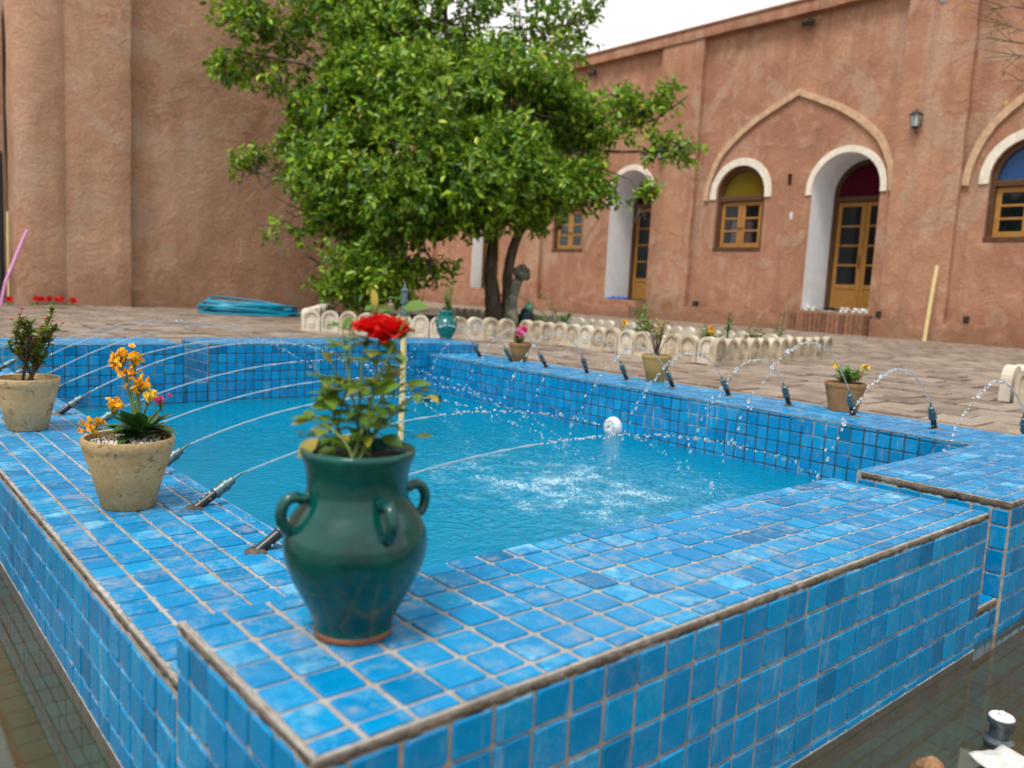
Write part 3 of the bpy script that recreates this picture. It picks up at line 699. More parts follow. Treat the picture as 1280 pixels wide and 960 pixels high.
def add_rose(e):
    R = random.Random(11); inv = Matrix.Translation(-Vector(e.location))
    if e.rotation_euler.z: inv = Matrix.Rotation(-e.rotation_euler.z, 4, 'Z') @ inv
    def L(u, v, d): return inv @ at(u, v, d)
    b = MB(); b2 = MB()
    root = Vector((0.0, 0.0, .184))
    # main stems, each a bent cane ending where the photo shows leaves or bloom
    ends = [((474, 425), .865), ((470, 372), .90), ((515, 385), .84), ((438, 405), .88), ((415, 490), .84), ((400, 530), .82), ((505, 470), .87), ((392, 455), .86), ((540, 478), .88), ((455, 470), .90), ((490, 520), .88), ((372, 545), .84), ((430, 440), .84)]
    tips = []
    for (u, v), d in ends:
        t = L(u, v, d); r0 = root+Vector((R.uniform(-.028, .028), R.uniform(-.028, .028), 0))
        mid = r0.lerp(t, .5)+Vector((R.uniform(-.01, .01), R.uniform(-.01, .01), .008))
        pts = [r0, r0.lerp(mid, .5)+Vector((0, 0, .004)), mid, mid.lerp(t, .5)+Vector((0, 0, .003)), t]
        b.tube(pts, [.0017, .0015, .0013, .0011, .0008], 6); tips.append((pts, t))
    smooth_by_angle(b.build('stem', M['stem_g'], e))
    lv = MB(); yl = MB()
    for pts, t in tips:
        for q in range(9):
            f = R.uniform(.25, .98)*4; i = min(3, int(f)); p = pts[i].lerp(pts[i+1], f-i)
            ax = rvec(R, -.1, .6)
            pe = p+ax*R.uniform(.008, .018); lv.tube([p, pe], .0006, 4)
            for s_ in ((0,) if R.random() < .35 else (-1, 0, 1)):     # compound leaf of three
                dd = ax.copy(); dd.rotate(Matrix.Rotation(s_*1.0, 3, Vector((0, 0, 1)))); (lv if R.random() < .85 else yl).__class__
                leaf(lv if R.random() < .86 else yl, pe, dd+Vector((0, 0, R.uniform(-.3, .3))), (0, 0, 1), R.uniform(.014, .024), R.uniform(.010, .016), .3, .25)
    # the big single leaves that stand clear of the bush
    for (u, v, d, du, dv, L_, W_, yel) in [(503, 385, .84, 38, -6, .028, .019, 0), (466, 360, .9, 5, 32, .026, .009, 1), (428, 412, .88, 10, -16, .02, .016, 0), (505, 480, .87, 40, -4, .03, .013, 0), (430, 500, .84, -34, 4, .034, .027, 0), (468, 490, .84, 26, -10, .03, .023, 0), (395, 520, .83, -30, 8, .026, .011, 1), (398, 548, .82, -28, 22, .028, .018, 1), (440, 400, .88, 14, 18, .018, .013, 0), (520, 545, .88, 26, -2, .02, .008, 1), (476, 426, .86, 28, 14, .022, .016, 0), (415, 455, .86, -16, -24, .018, .008, 1), (450, 520, .83, 18, 10, .028, .02, 0), (478, 545, .84, 20, 8, .026, .018, 0), (420, 560, .83, -14, 8, .026, .02, 0)]:
        p = L(u, v, d); q = L(u+du, v+dv, d-.01); leaf(yl if yel else lv, p, q-p, inv.to_3x3() @ (CAM-at(u, v, d)).normalized()*.6+Vector((0, 0, .7)), L_, W_, .2, .15)
        lv.tube([p, p.lerp(L(450, 520, .86), .35)], .0007, 4)
    lv.build('foliage', M['rose_leaf'], e, True); yl.build('pale_leaves', M['yl_leaf'], e, True)
    # blooms: spiralled cupped petals
    fl = MB()
    for (u, v, d, r) in ((464, 410, .862, .0225), (491, 410, .85, .0215), (477, 404, .868, .020), (478, 418, .852, .017)):
        c_ = L(u, v, d); up = Vector((R.uniform(-.15, .15), R.uniform(-.3, 0), 1)).normalized()
        for q in range(26):
            f = q/25; a = q*2.4; tilt = .25+1.15*f
            s_ = up.orthogonal().normalized(); s_.rotate(Matrix.Rotation(a, 3, up))
            dd = up*math.cos(tilt)+s_*math.sin(tilt); nrm = s_*-math.cos(tilt)+up*math.sin(tilt)
            leaf(fl, c_-up*.006+s_*.0015, dd, nrm, r*(.75+.4*f), r*(.9+.25*f), .45, -.22+.3*f)
    fl.build('bloom', M['red'], e, True)
v1 = vase('potted_rose', 'dark green glazed four-handled vase holding a red rose on the pool wall corner', (.140, .189, .0022), 0, M['green'], 1.0, rad(-95))
# handles of the near vase: one to the left, one toward the camera, one at the right
add_rose(v1)
v2 = vase('potted_marigold', 'small-looking green glazed vase flecked white, on the wall corner beside the garden border', (3.0, 4.0, .0022), 0, M['green2'], 1.0, rad(-8))
R = random.Random(5); b = MB(); lv = MB(); fl = MB()
for i in range(9):
    t = Vector((R.gauss(0, .03), R.gauss(0, .03), .19+R.uniform(.08, .21))); b.tube([(R.uniform(-.02, .02), R.uniform(-.02, .02), .184), t*.7+Vector((0, 0, .05)), t], [.0022, .0018, .001], 5)
    for q in range(13):
        f = R.uniform(.2, 1); leaf(lv, Vector((t.x*f, t.y*f, .186+(t.z-.186)*f)), rvec(R, .0, .9), (0, 0, 1), R.uniform(.02, .045), .010)
for p in ((.01, .0, .405),): floret(fl, Vector(p), .018, R, 9, Vector((0, 0, 1)))
b.tube([(0, 0, .19), (.006, 0, .3), (.01, 0, .405)], .0018, 5)
b.build('stem', M['stem_g'], v2); lv.build('foliage', M['bed_leaf'], v2); fl.build('bloom', M['orange'], v2)
# sunken third vase, only its mouth above the water
e = empty('sunken_vase', (2.42, 3.33, -.442), 0, 'round green vase mouth barely above the water inside the pool corner', 'vase')
b = MB(); b.lathe([(.03, -.10), (.06, -.02), (.075, .05), (.062, .09), (.056, .12), (.064, .150), (.070, .163), (.068, .168), (.060, .165), (.052, .13), (.05, .06), (.001, .05)], 30); smooth_by_angle(b.build('body', M['green'], e), 60)

def pot(name, label, loc, rt, rb, h, mat_, s_rim=.006):
    e = empty(name, loc, random.uniform(0, 6), label, 'potted plant')
    b = MB(); b.lathe([(rb*.9, 0), (rb, .003), (rb+(rt-rb)*.5, h*.5), (rt-.004, h-.028), (rt-.003, h-.022), (rt-.001, h-.019), (rt+.0005, h-.004), (rt-.001, h), (rt-s_rim, h-.001), (rt-s_rim-.002, h-.02), (rt-s_rim-.008, h-.04)], 40, None, False, .02)
    smooth_by_angle(b.build('pot', mat_, e), 50)
    b = MB(); b.lathe([(rt-s_rim-.0015, h-.016), (rt*.5, h-.011), (.0001, h-.009)], 24, None, False, .12); b.build('soil', M['soil'], e)
    return e
# crown-of-thorns
p1 = pot('potted_thorn_shrub', 'pale clay pot of a thorny stemmed shrub with tiny red flowers on the blue rim', (.132, 1.905, RL+.002), .0785, .048, .14, M['clay1'])
R = random.Random(21); b = MB(); lv = MB(); fl = MB()
def thorn(p, d, L, r, depth):
    pts = [p]; q = p.copy(); dd = d.copy()
    for i in range(5):
        dd = (dd+rvec(R)*.18+Vector((0, 0, .1))).normalized(); q = q+dd*(L/5); pts.append(q.copy())
    b.tube(pts, [r*(1-.1*i) for i in range(6)], 6)
    for i in range(16 if depth else 8):
        f = R.uniform(.25 if depth else .6, 1)*5; j = min(4, int(f)); c_ = pts[j].lerp(pts[j+1], f-j)
        b.tube([c_, c_+rvec(R)*.007], [.0008, .0002], 3)
    for i in range(34 if depth else 12):
        f = R.uniform(.3, 1)*5; j = min(4, int(f)); c_ = pts[j].lerp(pts[j+1], f-j); leaf(lv, c_, rvec(R, -.1, .9), (0, 0, 1), R.uniform(.016, .027), R.uniform(.009, .014))
    if depth and R.random() < .8:
        t = pts[-1]+rvec(R, .3, 1)*.022; b.tube([pts[-1], t], .0006, 4)
        floret(fl, t, .0085, R, 4, Vector((0, 0, 1)))
    if depth == 0:
        for i in range(3): thorn(pts[R.choice((2, 3, 4, 5))].copy(), (dd+rvec(R, -.2, .8)*.9).normalized(), L*R.uniform(.55, .85), r*.75, 1)
for i in range(7): thorn(Vector((R.uniform(-.015, .015), R.uniform(-.015, .015), .125)), (Vector((0, 0, 1))+rvec(R, 0, .3)*.55).normalized(), R.uniform(.085, .125), .0042, 0)
b.build('stem', M['stem_b'], p1, True); lv.build('foliage', M['euph_leaf'], p1); fl.build('flower', M['red'], p1)
# kalanchoe
p2 = pot('potted_kalanchoe', 'brown-stained clay pot with yellow and pink clustered flowers over fleshy leaves', (.146, 1.030, RL+.002), .079, .046, .132, M['clay2']); p2.rotation_euler.z = 0
R = random.Random(8); inv2 = Matrix.Translation(-p2.location)
def L2(u, v, d): return inv2 @ at(u, v, d)
b = MB(); lv = MB(); fo = MB(); fy = MB(); fp = MB()
root = L2(175, 530, 1.50); root.z = .122
for i in range(34):
    a = R.uniform(0, 6.28); el = R.uniform(.15, 1.1); dd = Vector((math.cos(a)*math.cos(el), math.sin(a)*math.cos(el), math.sin(el)))
    pb = root+Vector((math.cos(a)*.008, math.sin(a)*.008, R.uniform(0, .022))); leaf(lv, pb, dd, (0, 0, 1), R.uniform(.045, .068), R.uniform(.030, .042), .28, .25)
def cluster(b_, u, v, d, n, spread, r, base=None):
    c_ = L2(u, v, d)
    for i in range(n): 
        q = c_+Vector((R.gauss(0, spread), R.gauss(0, spread), R.gauss(0, spread*.8))); floret(b_, q, r, R, 5)
        b.tube([q, c_-Vector((0, 0, .02))], .0007, 4)
    bs = base or root; mid = bs.lerp(c_, .5)+Vector((0, 0, .004))
    b.tube([bs, mid, c_-Vector((0, 0, .01))], [.0026, .0022, .0016], 6)
cluster(fo, 150, 448, 1.50, 38, .0115, .0075); cluster(fo, 168, 448, 1.50, 14, .007, .0072); cluster(fo, 160, 465, 1.50, 16, .008, .0072); cluster(fo, 174, 481, 1.50, 30, .0105, .0072); cluster(fo, 143, 507, 1.47, 24, .0068, .007)
cluster(fo, 118, 530, 1.46, 22, .009, .007, L2(120, 545, 1.47)); cluster(fy, 184, 496, 1.48, 9, .0065, .007); cluster(fp, 202, 502, 1.48, 11, .0065, .0065)
b.build('stem', M['stem_g'], p2); lv.build('foliage', M['kal_leaf'], p2, True); fo.build('flower_cluster', M['orange'], p2); fy.build('flower_cluster', M['yellow'], p2); fp.build('flower_cluster', M['pink'], p2)
b = MB()
for i in range(260):
    a = R.uniform(0, 6.28); q = math.sqrt(R.random())*.064; b.ball((q*math.cos(a), q*math.sin(a), .121+R.uniform(0, .004)), R.uniform(.0015, .0036), 5, 3)
stuff(b.build('white_gravel', M['perlite'], p2))
# three on the paving-side rim
def bush(e, z0, n, spread, h, lm, L, W, fls, R, stems=M['stem_g'], bare=0):
    b = MB(); lv = MB()
    for i in range(n):
        t = Vector((R.gauss(0, spread), R.gauss(0, spread), z0+h*R.uniform(.5, 1.)))
        b.tube([(0, 0, z0-.01), (t.x*.35, t.y*.35, z0+(t.z-z0)*.5), t], [.003, .002, .001], 5)
        for q in range(10):
            f = R.uniform(bare, 1); leaf(lv, Vector((t.x*f*f, t.y*f*f, z0+(t.z-z0)*f)), rvec(R, -.2, .8), (0, 0, 1), R.uniform(.7, 1.1)*L, W*R.uniform(.7, 1.1))
    b.build('stem', stems, e); lv.build('foliage', lm, e)
    for (mt_, pts, r) in fls:
        fb = MB()
        for p in pts:
            for q in range(5): floret(fb, Vector(p)+rvec(R)*r*.6, r, R, 6)
            fb.tube([(p[0]*.3, p[1]*.3, z0), p], .0015, 4)
        fb.build('flower', mt_, e)
R = random.Random(31)
pr_ = pot('potted_bush', 'brown clay pot with dense green leaves and a yellow bud on the paving-side rim', (3.0, 1.125, RL+.002), .082, .058, .122, M['clay3']); pr_.rotation_euler.z = 0
bush(pr_, .11, 22, .042, .075, M['bed_leaf'], .035, .024, [(M['yellow'], [(.052, -.055, .185), (-.045, .03, .19)], .014), (M['pink'], [(-.01, -.05, .14), (.02, -.05, .15)], .009)], R)
pm_ = pot('potted_shrub', 'ochre clay pot with a thin bare-stemmed shrub of yellowing leaf tips', (3.02, 2.16, RL+.002), .078, .046, .14, M['clay4'])
bush(pm_, .13, 16, .055, .20, M['yl_leaf'], .028, .016, [], R, M['stem_b'], .55)
pl_ = pot('potted_pink_flower', 'small brown clay pot with a pink flower head before the garden border', (3.0, 3.22, RL+.002), .07, .045, .112, M['clay3'])
bush(pl_, .10, 9, .025, .05, M['bed_leaf'], .03, .018, [(M['pink'], [(0, 0, .185), (.03, -.02, .175), (-.03, .01, .182), (.01, .02, .19)], .022)], R)

# ------------------------------------------------------------------ valve and litter in the channel
e = empty('valve_stub', (1.034, -.160, ZC), 0, 'grey metal pipe valve with a white disc cap standing in the channel', 'valve')
b = MB(); b.lathe([(.021, 0), (.021, .012), (.0185, .014), (.0185, .032), (.021, .034), (.021, .038), (.014, .042), (.014, .062), (.018, .064), (.018, .070), (.013, .072)], 18); smooth_by_angle(b.build('body', simple('wet_dark_metal', (.10, .12, .14), .3, .4, 60, .5, .3, .6), e))
b = MB(); b.lathe([(.0165, .0715), (.0175, .0735), (.016, .0755), (.005, .076), (.005, .0805), (.0035, .082), (.0001, .0825)], 18); smooth_by_angle(b.build('cap', M['plastic'], e))
b = MB(); b.tube([(.012, 0, .05), (.021, -.003, .05), (.022, -.003, .05), (.029, -.004, .05)], [.006, .006, .0085, .0085], 10); smooth_by_angle(b.build('side_outlet', M['steel'], e))
b = MB(); vs = []; nx_ = 14
for i in range(nx_+1):
    for j in range(9): 
        x, y = i/nx_*.07, j/8*.045; vs.append((x, y, .0+.006*noise.noise(Vector((x*60, y*60, 1)))+.004*math.sin(x*90)))
b.add(vs, [(i*9+j, (i+1)*9+j, (i+1)*9+j+1, i*9+j+1) for i in range(nx_) for j in range(8)])
o = b.build('paper_scrap', simple('wet_paper', (.52, .51, .49), .6, .15, 60), None, True, (.935, -.190, ZCW+.007)); o.rotation_euler = (.08, -.1, -.35); sm = o.modifiers.new('s', 'SOLIDIFY'); sm.thickness = .0008
tag(o, 'crumpled white scrap floating beside the metal valve in the channel', 'litter')
bm = bmesh.new(); bmesh.ops.create_icosphere(bm, subdivisions=4, radius=1)
for v in bm.verts: v.co *= 1+.22*noise.noise(v.co*1.7)+.08*noise.noise(v.co*6)
me = bpy.data.meshes.new('stone'); bm.to_mesh(me); bm.free(); me.materials.append(simple('rusty_stone', (.24, .13, .06), .7, .5, 40, .3, .6)); me.polygons.foreach_set('use_smooth', [True]*len(me.polygons))
o = bpy.data.objects.new('channel_stone', me); col.objects.link(o); o.location = (.895, -.118, ZC+.014); o.scale = (.034, .024, .019); tag(o, 'rust-brown wet stone lying in the channel next to the white scrap', 'stone')

# ------------------------------------------------------------------ garden bed with precast border
M['cast'] = simple('weathered_cast_stone', (.49, .42, .32), .9, .35, 9, .15, .35, 0, .25)
M['cast_w'] = simple('whitewashed_cast_stone', (.52, .475, .40), .9, .2, 9, .15, .35)
def block_mesh(w, h, t):
    """little arched kerb slab with a sunk arch panel and a small niche on its face (face at -y)"""
    b = MB(); n = 10
    def arch(hw, z0, zs):
        return [(-hw, z0)]+[(-hw*math.cos(math.pi*i/n), zs+hw*math.sin(math.pi*i/n)) for i in range(n+1)]+[(hw, z0)]
    zs = h-w/2
    A = arch(w/2, 0, zs); B = arch(w/2*.72, .035, zs); 
    k_ = len(A)
    F = [(x, 0, z) for x, z in A]; Fi = [(x, 0, z) for x, z in B]; Fd = [(x, .014, z) for x, z in B]; Bk = [(x, t, z) for x, z in A]
    vs = F+Fi+Fd+Bk; fs = []
    for i in range(k_-1):
        fs += [(i, i+1, k_+i+1, k_+i), (k_+i, k_+i+1, 2*k_+i+1, 2*k_+i), (3*k_+i, 3*k_+i+1, i+1, i)]
    fs += [(0, k_, 2*k_-1, k_-1), (k_, 2*k_, 3*k_-1, 2*k_-1), tuple(range(3*k_-1, 2*k_-1, -1)), tuple(range(3*k_, 4*k_))]
    b.add(vs, fs)
    C_ = arch(w/2*.40, .055, zs*.82)                      # raised small niche plate
    kk = len(C_); P0 = [(x, .0145, z) for x, z in C_]; P1 = [(x*.9, .006, z) for x, z in C_]
    b.add(P0+P1, [(i, i+1, kk+i+1, kk+i) for i in range(kk-1)]+[tuple(range(2*kk-1, kk-1, -1))])
    b.box(-w*.17, w*.17, .002, .008, zs*.62, zs*.72)
    return b
BW = .17
proto = block_mesh(BW-.006, .215, .06).build('border_block', M['cast']); bme = proto.data; bpy.data.objects.remove(proto)
bme2 = bme.copy(); bme2.materials[0] = M['cast_w']
def border(e, a, c_, face, white=0., top=0.):
    """row of blocks from a to c_; face: +1 = motif on the left of the walking direction, -1 right"""
    a, c_ = Vector((*a, 0)), Vector((*c_, 0)); L = (c_-a).length; n = max(1, round(L/BW)); d = (c_-a)/L
    ang = math.atan2(d.y, d.x)
    for i in range(n):
        p = a+d*(L*(i+.5)/n)
        o = bpy.data.objects.new('border_block', bme2 if random.random() < white else bme); col.objects.link(o); o.parent = e
        o.location = Vector((p.x+random.uniform(-.006, .006), p.y+random.uniform(-.006, .006), ZG+top-.005+random.uniform(-.006, .004)))-Vector(e.location)
        o.rotation_euler = (random.uniform(-.03, .03), random.uniform(-.02, .02), ang+(0 if face < 0 else math.pi)+random.uniform(-.04, .04)); o.scale = (L/n/BW, 1, 1)
e = empty('garden_border', (5, 5, ZG), 0, 'low scalloped kerb of arched cast-stone slabs around the planted bed', 'border')
border(e, (4.93, 3.16), (7.02, 3.32), -1, .0)
border(e, (5.05, 5.6), (4.98, 3.20), -1, .15)
border(e, (4.32, 5.74), (5.03, 5.62), -1, .3)
border(e, (3.2, 6.6), (4.28, 5.76), -1, .8)
border(e, (5.1, 9.6), (3.22, 6.66), -1, .7)
border(e, (7.0, 3.36), (7.0, 9.6), -1, .8, -.02)
e = empty('garden_border', (5, 1, ZG), 0, 'corner of a second scalloped kerb of arched slabs alone on the open paving', 'border')
border(e, (4.99, 1.12), (4.99, -1.6), -1, .0)
border(e, (7.2, 1.2), (5.0, 1.2), -1, .9)
b = MB()
def fan(P, z): b.add([(x, y, z) for x, y in P], [tuple(range(len(P)))])
for i in range(60):
    pass
gx = np.linspace(3.0, 7.1, 42); gy = np.linspace(3.1, 9.7, 66); idx = {}
for i, x in enumerate(gx):
    for j, y in enumerate(gy):
        idx[(i, j)] = len(b.v); b.v.append((x, y, ZG+.05+.03*noise.noise(Vector((x*2.3, y*2.3, 0)))+.015*noise.noise(Vector((x*9, y*9, 5)))))
for i in range(41):
    for j in range(65):
        if all(inpoly(gx[i+a]*1., gy[j+c_], [(7.0, 3.34), (5.0, 3.19), (5.08, 5.63), (4.33, 5.76), (3.25, 6.63), (5.12, 9.55), (6.98, 9.58)]) for a in (0, 1) for c_ in (0, 1)):
            b.f.append([idx[(i, j)], idx[(i+1, j)], idx[(i+1, j+1)], idx[(i, j+1)]]); b.mi.append(0)
struct(b.build('garden_soil', M['soil'], None, True))
b = MB(); b.box(5.06, 9, -3, 1.13, ZG-.1, ZG+.05); struct(b.build('second_bed_soil', M['soil']))
# plants in the bed: (u, v of the foot region, depth), height, spread, density, flower
def plant(u, depth, h, spread, n, L, lm, label, fls=(), R=None):
    p = at(u, 400, depth); z = ZG+.05
    e = empty('bed_plant', (p.x, p.y, z), 0, label, 'plant', 'plants growing in the bed')
    b = MB(); lv = MB()
    for i in range(n):
        t = Vector((R.gauss(0, spread), R.gauss(0, spread), h*R.uniform(.45, 1.)))
        mid = Vector((t.x*.4, t.y*.4, t.z*.55)); b.tube([(0, 0, -.03), mid, t], [.006, .004, .002], 5)
        for q in range(15):
            f = R.uniform(.3, 1); c_ = Vector((0, 0, 0)).lerp(mid, f*2) if f < .5 else mid.lerp(t, f*2-1)
            leaf(lv, c_+rvec(R)*.02, rvec(R, -.4, .7), (0, 0, 1), R.uniform(.7, 1.1)*L, L*.6)
    b.build('stem', M['stem_b'], e); lv.build('foliage', lm, e)
    for mt_, pts, r in fls:
        fb = MB()
        for q in pts:
            c_ = Vector((q[0], q[1], q[2]))
            for w_ in range(4): floret(fb, c_+rvec(R)*r*.4, r, R, 7)
            fb.tube([(0, 0, 0), c_*.6, c_], .003, 4)
        fb.build('flower', mt_, e)
R = random.Random(77)
plant(700, 8.6, .42, .16, 9, .055, M['bed_leaf'], 'thin leggy bush with sparse leaves between the tree and the small arched doorway', (), R)
plant(808, 7.6, .42, .11, 14, .055, M['bed_leaf'], 'leafy rose bush in the bed in front of the small arched doorway', (), R)
plant(780, 7.2, .2, .05, 5, .045, M['bed_leaf'], 'low sprig with an orange flower near the rose bush', ((M['orange'], [(0, 0, .21)], .03),), R)
plant(889, 7.0, .24, .06, 10, .05, M['bed_leaf'], 'bright green marigold clump with yellow flowers by the border corner', ((M['orange'], [(0, 0, .2), (-.03, -.03, .16)], .03),), R)
plant(910, 7.9, .36, .03, 3, .055, M['bed_leaf'], 'single upright leafy shoot behind the marigold clump', (), R)
plant(946, 7.6, .25, .06, 8, .05, M['bed_leaf'], 'small rounded green plant near the end of the border', (), R)
plant(976, 8.2, .42, .04, 3, .05, M['bed_leaf'], 'tall thin shoot with a leafy top below the big arched doorway', (), R)
plant(738, 7.6, .19, .05, 4, .045, M['yl_leaf'], 'low yellowing sprig inside the border slabs', (), R)
plant(930, 8.1, .28, .07, 3, .04, M['yl_leaf'], 'thin pale sprig behind the small rounded green plant', (), R)
b = MB(); R = random.Random(2)
for i in range(2600):
    x, y = R.uniform(3.2, 7), R.uniform(3.3, 9.2)
    if inpoly(x, y, BED1) and noise.noise(Vector((x*1.2, y*1.2, 9))) > -.05: leaf(b, (x, y, ZG+.05), rvec(R, .3, 1), (0, 0, 1), R.uniform(.04, .1), .02)
stuff(b.build('ground_weeds', M['bed_leaf']))

# ------------------------------------------------------------------ the tree
k = N('bark', .9, .15); n1 = k.noise(14, 6, .7, None, (1, 1, .25)); n2 = k.noise(50, 4)
c = k.ramp(n1, [(.3, (.05, .038, .028)), (.55, (.13, .10, .075)), (.75, (.24, .21, .17))]); k.color(c).bump(k.math('ADD', n1, n2), .8, .03); M['bark'] = k.m
k = N('citrus_leaf', .38, .45); r_ = k.rnd(); n1 = k.noise(1.3, 3)
c = k.ramp(r_, [(0, (.010, .05, .012)), (.3, (.045, .15, .014)), (.6, (.135, .30, .016)), (.9, (.32, .50, .025)), (1, (.52, .50, .04))])
c = k.mix(k.ramp(n1, [(.42, 0.), (.62, .5)]), c, (.23, .36, .02)); k.color(c)
tr = k.n('ShaderNodeBsdfTranslucent'); k.l(k.mix(.5, c, (.24, .40, .03)), tr.inputs[0]); ms_ = k.n('ShaderNodeMixShader'); ms_.inputs[0].default_value = .33
k.l(k.b.outputs[0], ms_.inputs[1]); k.l(tr.outputs[0], ms_.inputs[2]); k.l(ms_.outputs[0], k.t.nodes['Material Output'].inputs[0]); M['citrus'] = k.m
TB = at(626, 398, 10.6); TB.z = ZG+.02
tree = empty('citrus_tree', TB, 0, 'dense broad green citrus tree with forked trunk growing from the bed', 'tree')
iT = Matrix.Translation(-TB)
def A(u, v, d): return iT @ at(u, v, d)
# clumps of the crown: (u, v, radius px, depth, leaves weight)
CL = [(560, 30, 105, 10.6, 1), (450, 40, 95, 10.4, 1), (650, 35, 80, 10.8, .75), (340, 35, 62, 10.4, .8), (300, 15, 40, 10.5, .6), (400, 110, 70, 10.2, 1), (480, 130, 85, 9.7, 1.1), (560, 130, 95, 9.5, 1.15), (640, 130, 85, 9.9, 1.1),
      (700, 150, 62, 10.3, 1), (740, 165, 45, 10.4, .9), (770, 120, 34, 10.4, .6), (800, 150, 36, 10.3, .65), (835, 118, 24, 10.2, .5), (850, 185, 26, 10.2, .45), (815, 185, 26, 10.2, .45), (720, 110, 50, 10.6, .8), (710, 30, 42, 10.8, .42), (735, 8, 26, 10.8, .4), (690, 80, 50, 10.8, .6),
      (395, 180, 60, 10.2, 1), (440, 215, 75, 9.8, 1.1), (520, 220, 85, 9.4, 1.2), (600, 210, 85, 9.5, 1.15), (670, 210, 60, 9.9, 1), (720, 225, 42, 10.1, .8), (750, 240, 26, 10.1, .55), (320, 208, 32, 10.2, .55), (350, 222, 34, 10.2, .65),
      (385, 265, 50, 10.1, .85), (345, 285, 26, 10.1, .45), (430, 290, 62, 9.8, 1), (490, 290, 66, 9.5, 1.1), (550, 280, 62, 9.6, 1.05), (620, 255, 50, 9.8, .9), (680, 262, 36, 10.0, .7),
      (400, 330, 34, 10.0, .6), (440, 345, 42, 9.8, .85), (490, 340, 44, 9.6, .9), (540, 325, 38, 9.7, .75), (405, 362, 18, 10., .35), (455, 370, 20, 9.8, .45), (500, 366, 16, 9.7, .3), (800, 262, 22, 10.1, .4), (812, 235, 12, 10.1, .2), (700, 285, 18, 10.0, .35), (285, 85, 26, 10.4, .45), (330, 95, 32, 10.3, .6), (570, -45, 95, 10.8, .9), (440, -40, 90, 10.6, .9), (340, -35, 50, 10.5, .5), (650, -40, 70, 10.9, .6),
      (520, 90, 90, 11.4, .9), (600, 190, 90, 11.6, .9), (470, 240, 80, 11.2, .9), (680, 170, 60, 11.5, .7)]
L0 = []
for (u, v, rp, d, w) in CL:
    w *= (.62 if v < 70 else (.8 if v < 120 and u > 440 else 1.))*(.55 if u > 735 else 1.)
    c_ = A(u, v, d); rr = rp*d/F_PX
    n = int(w*520*(rr**2)/.35)+18
    q = rng.normal(size=(n, 3)); q /= np.linalg.norm(q, axis=1)[:, None]
    q *= (rng.random(n)**.45)[:, None]*rr*rng.uniform(.75, 1.12, (n, 1)); q[:, 2] *= .9
    L0.append(np.column_stack([q+np.array(c_), np.tile(np.array(c_), (n, 1))]))
tw = np.vstack(L0)                               # twig points
print('twigs', len(tw))
# drop twigs in noise gaps so that the crown breaks into clumps
keep = np.array([noise.noise(Vector((p[0]*1.5, p[1]*1.5, p[2]*1.7))) + .35*noise.noise(Vector((p[0]*4, p[1]*4, p[2]*4))) > -.08 for p in tw]); tw = tw[keep]
per = 7; n = len(tw)*per
base = np.repeat(tw[:, :3], per, 0); cen = np.repeat(tw[:, 3:], per, 0)
tdir = rng.normal(size=(len(tw), 3)); tdir[:, 2] += .2; tdir /= np.linalg.norm(tdir, axis=1)[:, None]; tdir = np.repeat(tdir, per, 0)
base = base + tdir*(np.tile(np.arange(per), len(tw))[:, None]-per/2)*.028
out = base-cen; out /= (np.linalg.norm(out, axis=1)[:, None]+1e-6)
d = tdir*.5+rng.normal(size=(n, 3))*.7+out*.4; d[:, 2] -= .25; d /= np.linalg.norm(d, axis=1)[:, None]
up = out*.7+rng.normal(size=(n, 3))*.5; up[:, 2] += .8
s = np.cross(d, up); s /= (np.linalg.norm(s, axis=1)[:, None]+1e-6); nn = np.cross(s, d)
Lh = rng.uniform(.05, .118, (n, 1)); W = Lh*rng.uniform(.42, .55, (n, 1))
P = np.stack([base, base+d*Lh*.35-s*W*.5+nn*W*.18, base+d*Lh*.75-s*W*.36+nn*W*.08-nn*Lh*.06, base+d*Lh-nn*Lh*.15, base+d*Lh*.75+s*W*.36+nn*W*.08-nn*Lh*.06, base+d*Lh*.35+s*W*.5+nn*W*.18], 1).reshape(-1, 3)
def quads(name, P, per_v, faces, mat_, parent):
    k_ = len(P)//per_v; me = bpy.data.meshes.new(name); me.vertices.add(len(P)); me.vertices.foreach_set('co', P.astype(np.float32).ravel())
    F_ = (np.arange(k_)[:, None, None]*per_v+np.array(faces)[None]).reshape(-1, 4); nf = len(F_)
    me.loops.add(nf*4); me.loops.foreach_set('vertex_index', F_.astype(np.int32).ravel()); me.polygons.add(nf); me.polygons.foreach_set('loop_start', np.arange(0, nf*4, 4, dtype=np.int32))
    me.update(calc_edges=True); me.validate(); me.materials.append(mat_)
    o = bpy.data.objects.new(name, me); col.objects.link(o); o.parent = parent; return o
tg = MB()
for (u, v, rp, d_, w) in CL:
    c_ = A(u, v, d_); rr = rp*d_/F_PX
    for q in range(9):
        t_ = c_+Vector(rng.normal(size=3)).normalized()*rr*rng.uniform(.7, 1.1); tg.tube([c_, c_.lerp(t_, .5)+Vector(rng.normal(size=3))*rr*.08, t_], [.012, .008, .003], 4)
stuff(tg.build('twigs', M['bark'], tree))
quads('crown', P, 6, [(0, 1, 2, 3), (0, 3, 4, 5)], M['citrus'], tree)
print('leaves', n)
def limb(name, pts, rs, nseg=10, parent=tree, mat_=None, wob=.05, seed=0):
    b = MB(); P_ = []; R_ = []
    for i in range(len(pts)-1):
        for t in range(nseg):
            f = t/nseg; p = pts[i].lerp(pts[i+1], f); P_.append(p+Vector((noise.noise(p*1.6+Vector((seed, 0, 0))), noise.noise(p*1.6+Vector((0, seed, 7))), 0))*wob); R_.append(rs[i]*(1-f)+rs[i+1]*f)
    P_.append(pts[-1]); R_.append(rs[-1]); b.tube(P_, R_, 10, True, .06); return smooth_by_angle(b.build(name, mat_ or M['bark'], parent), 70)
O_ = Vector((0, 0, -.05))
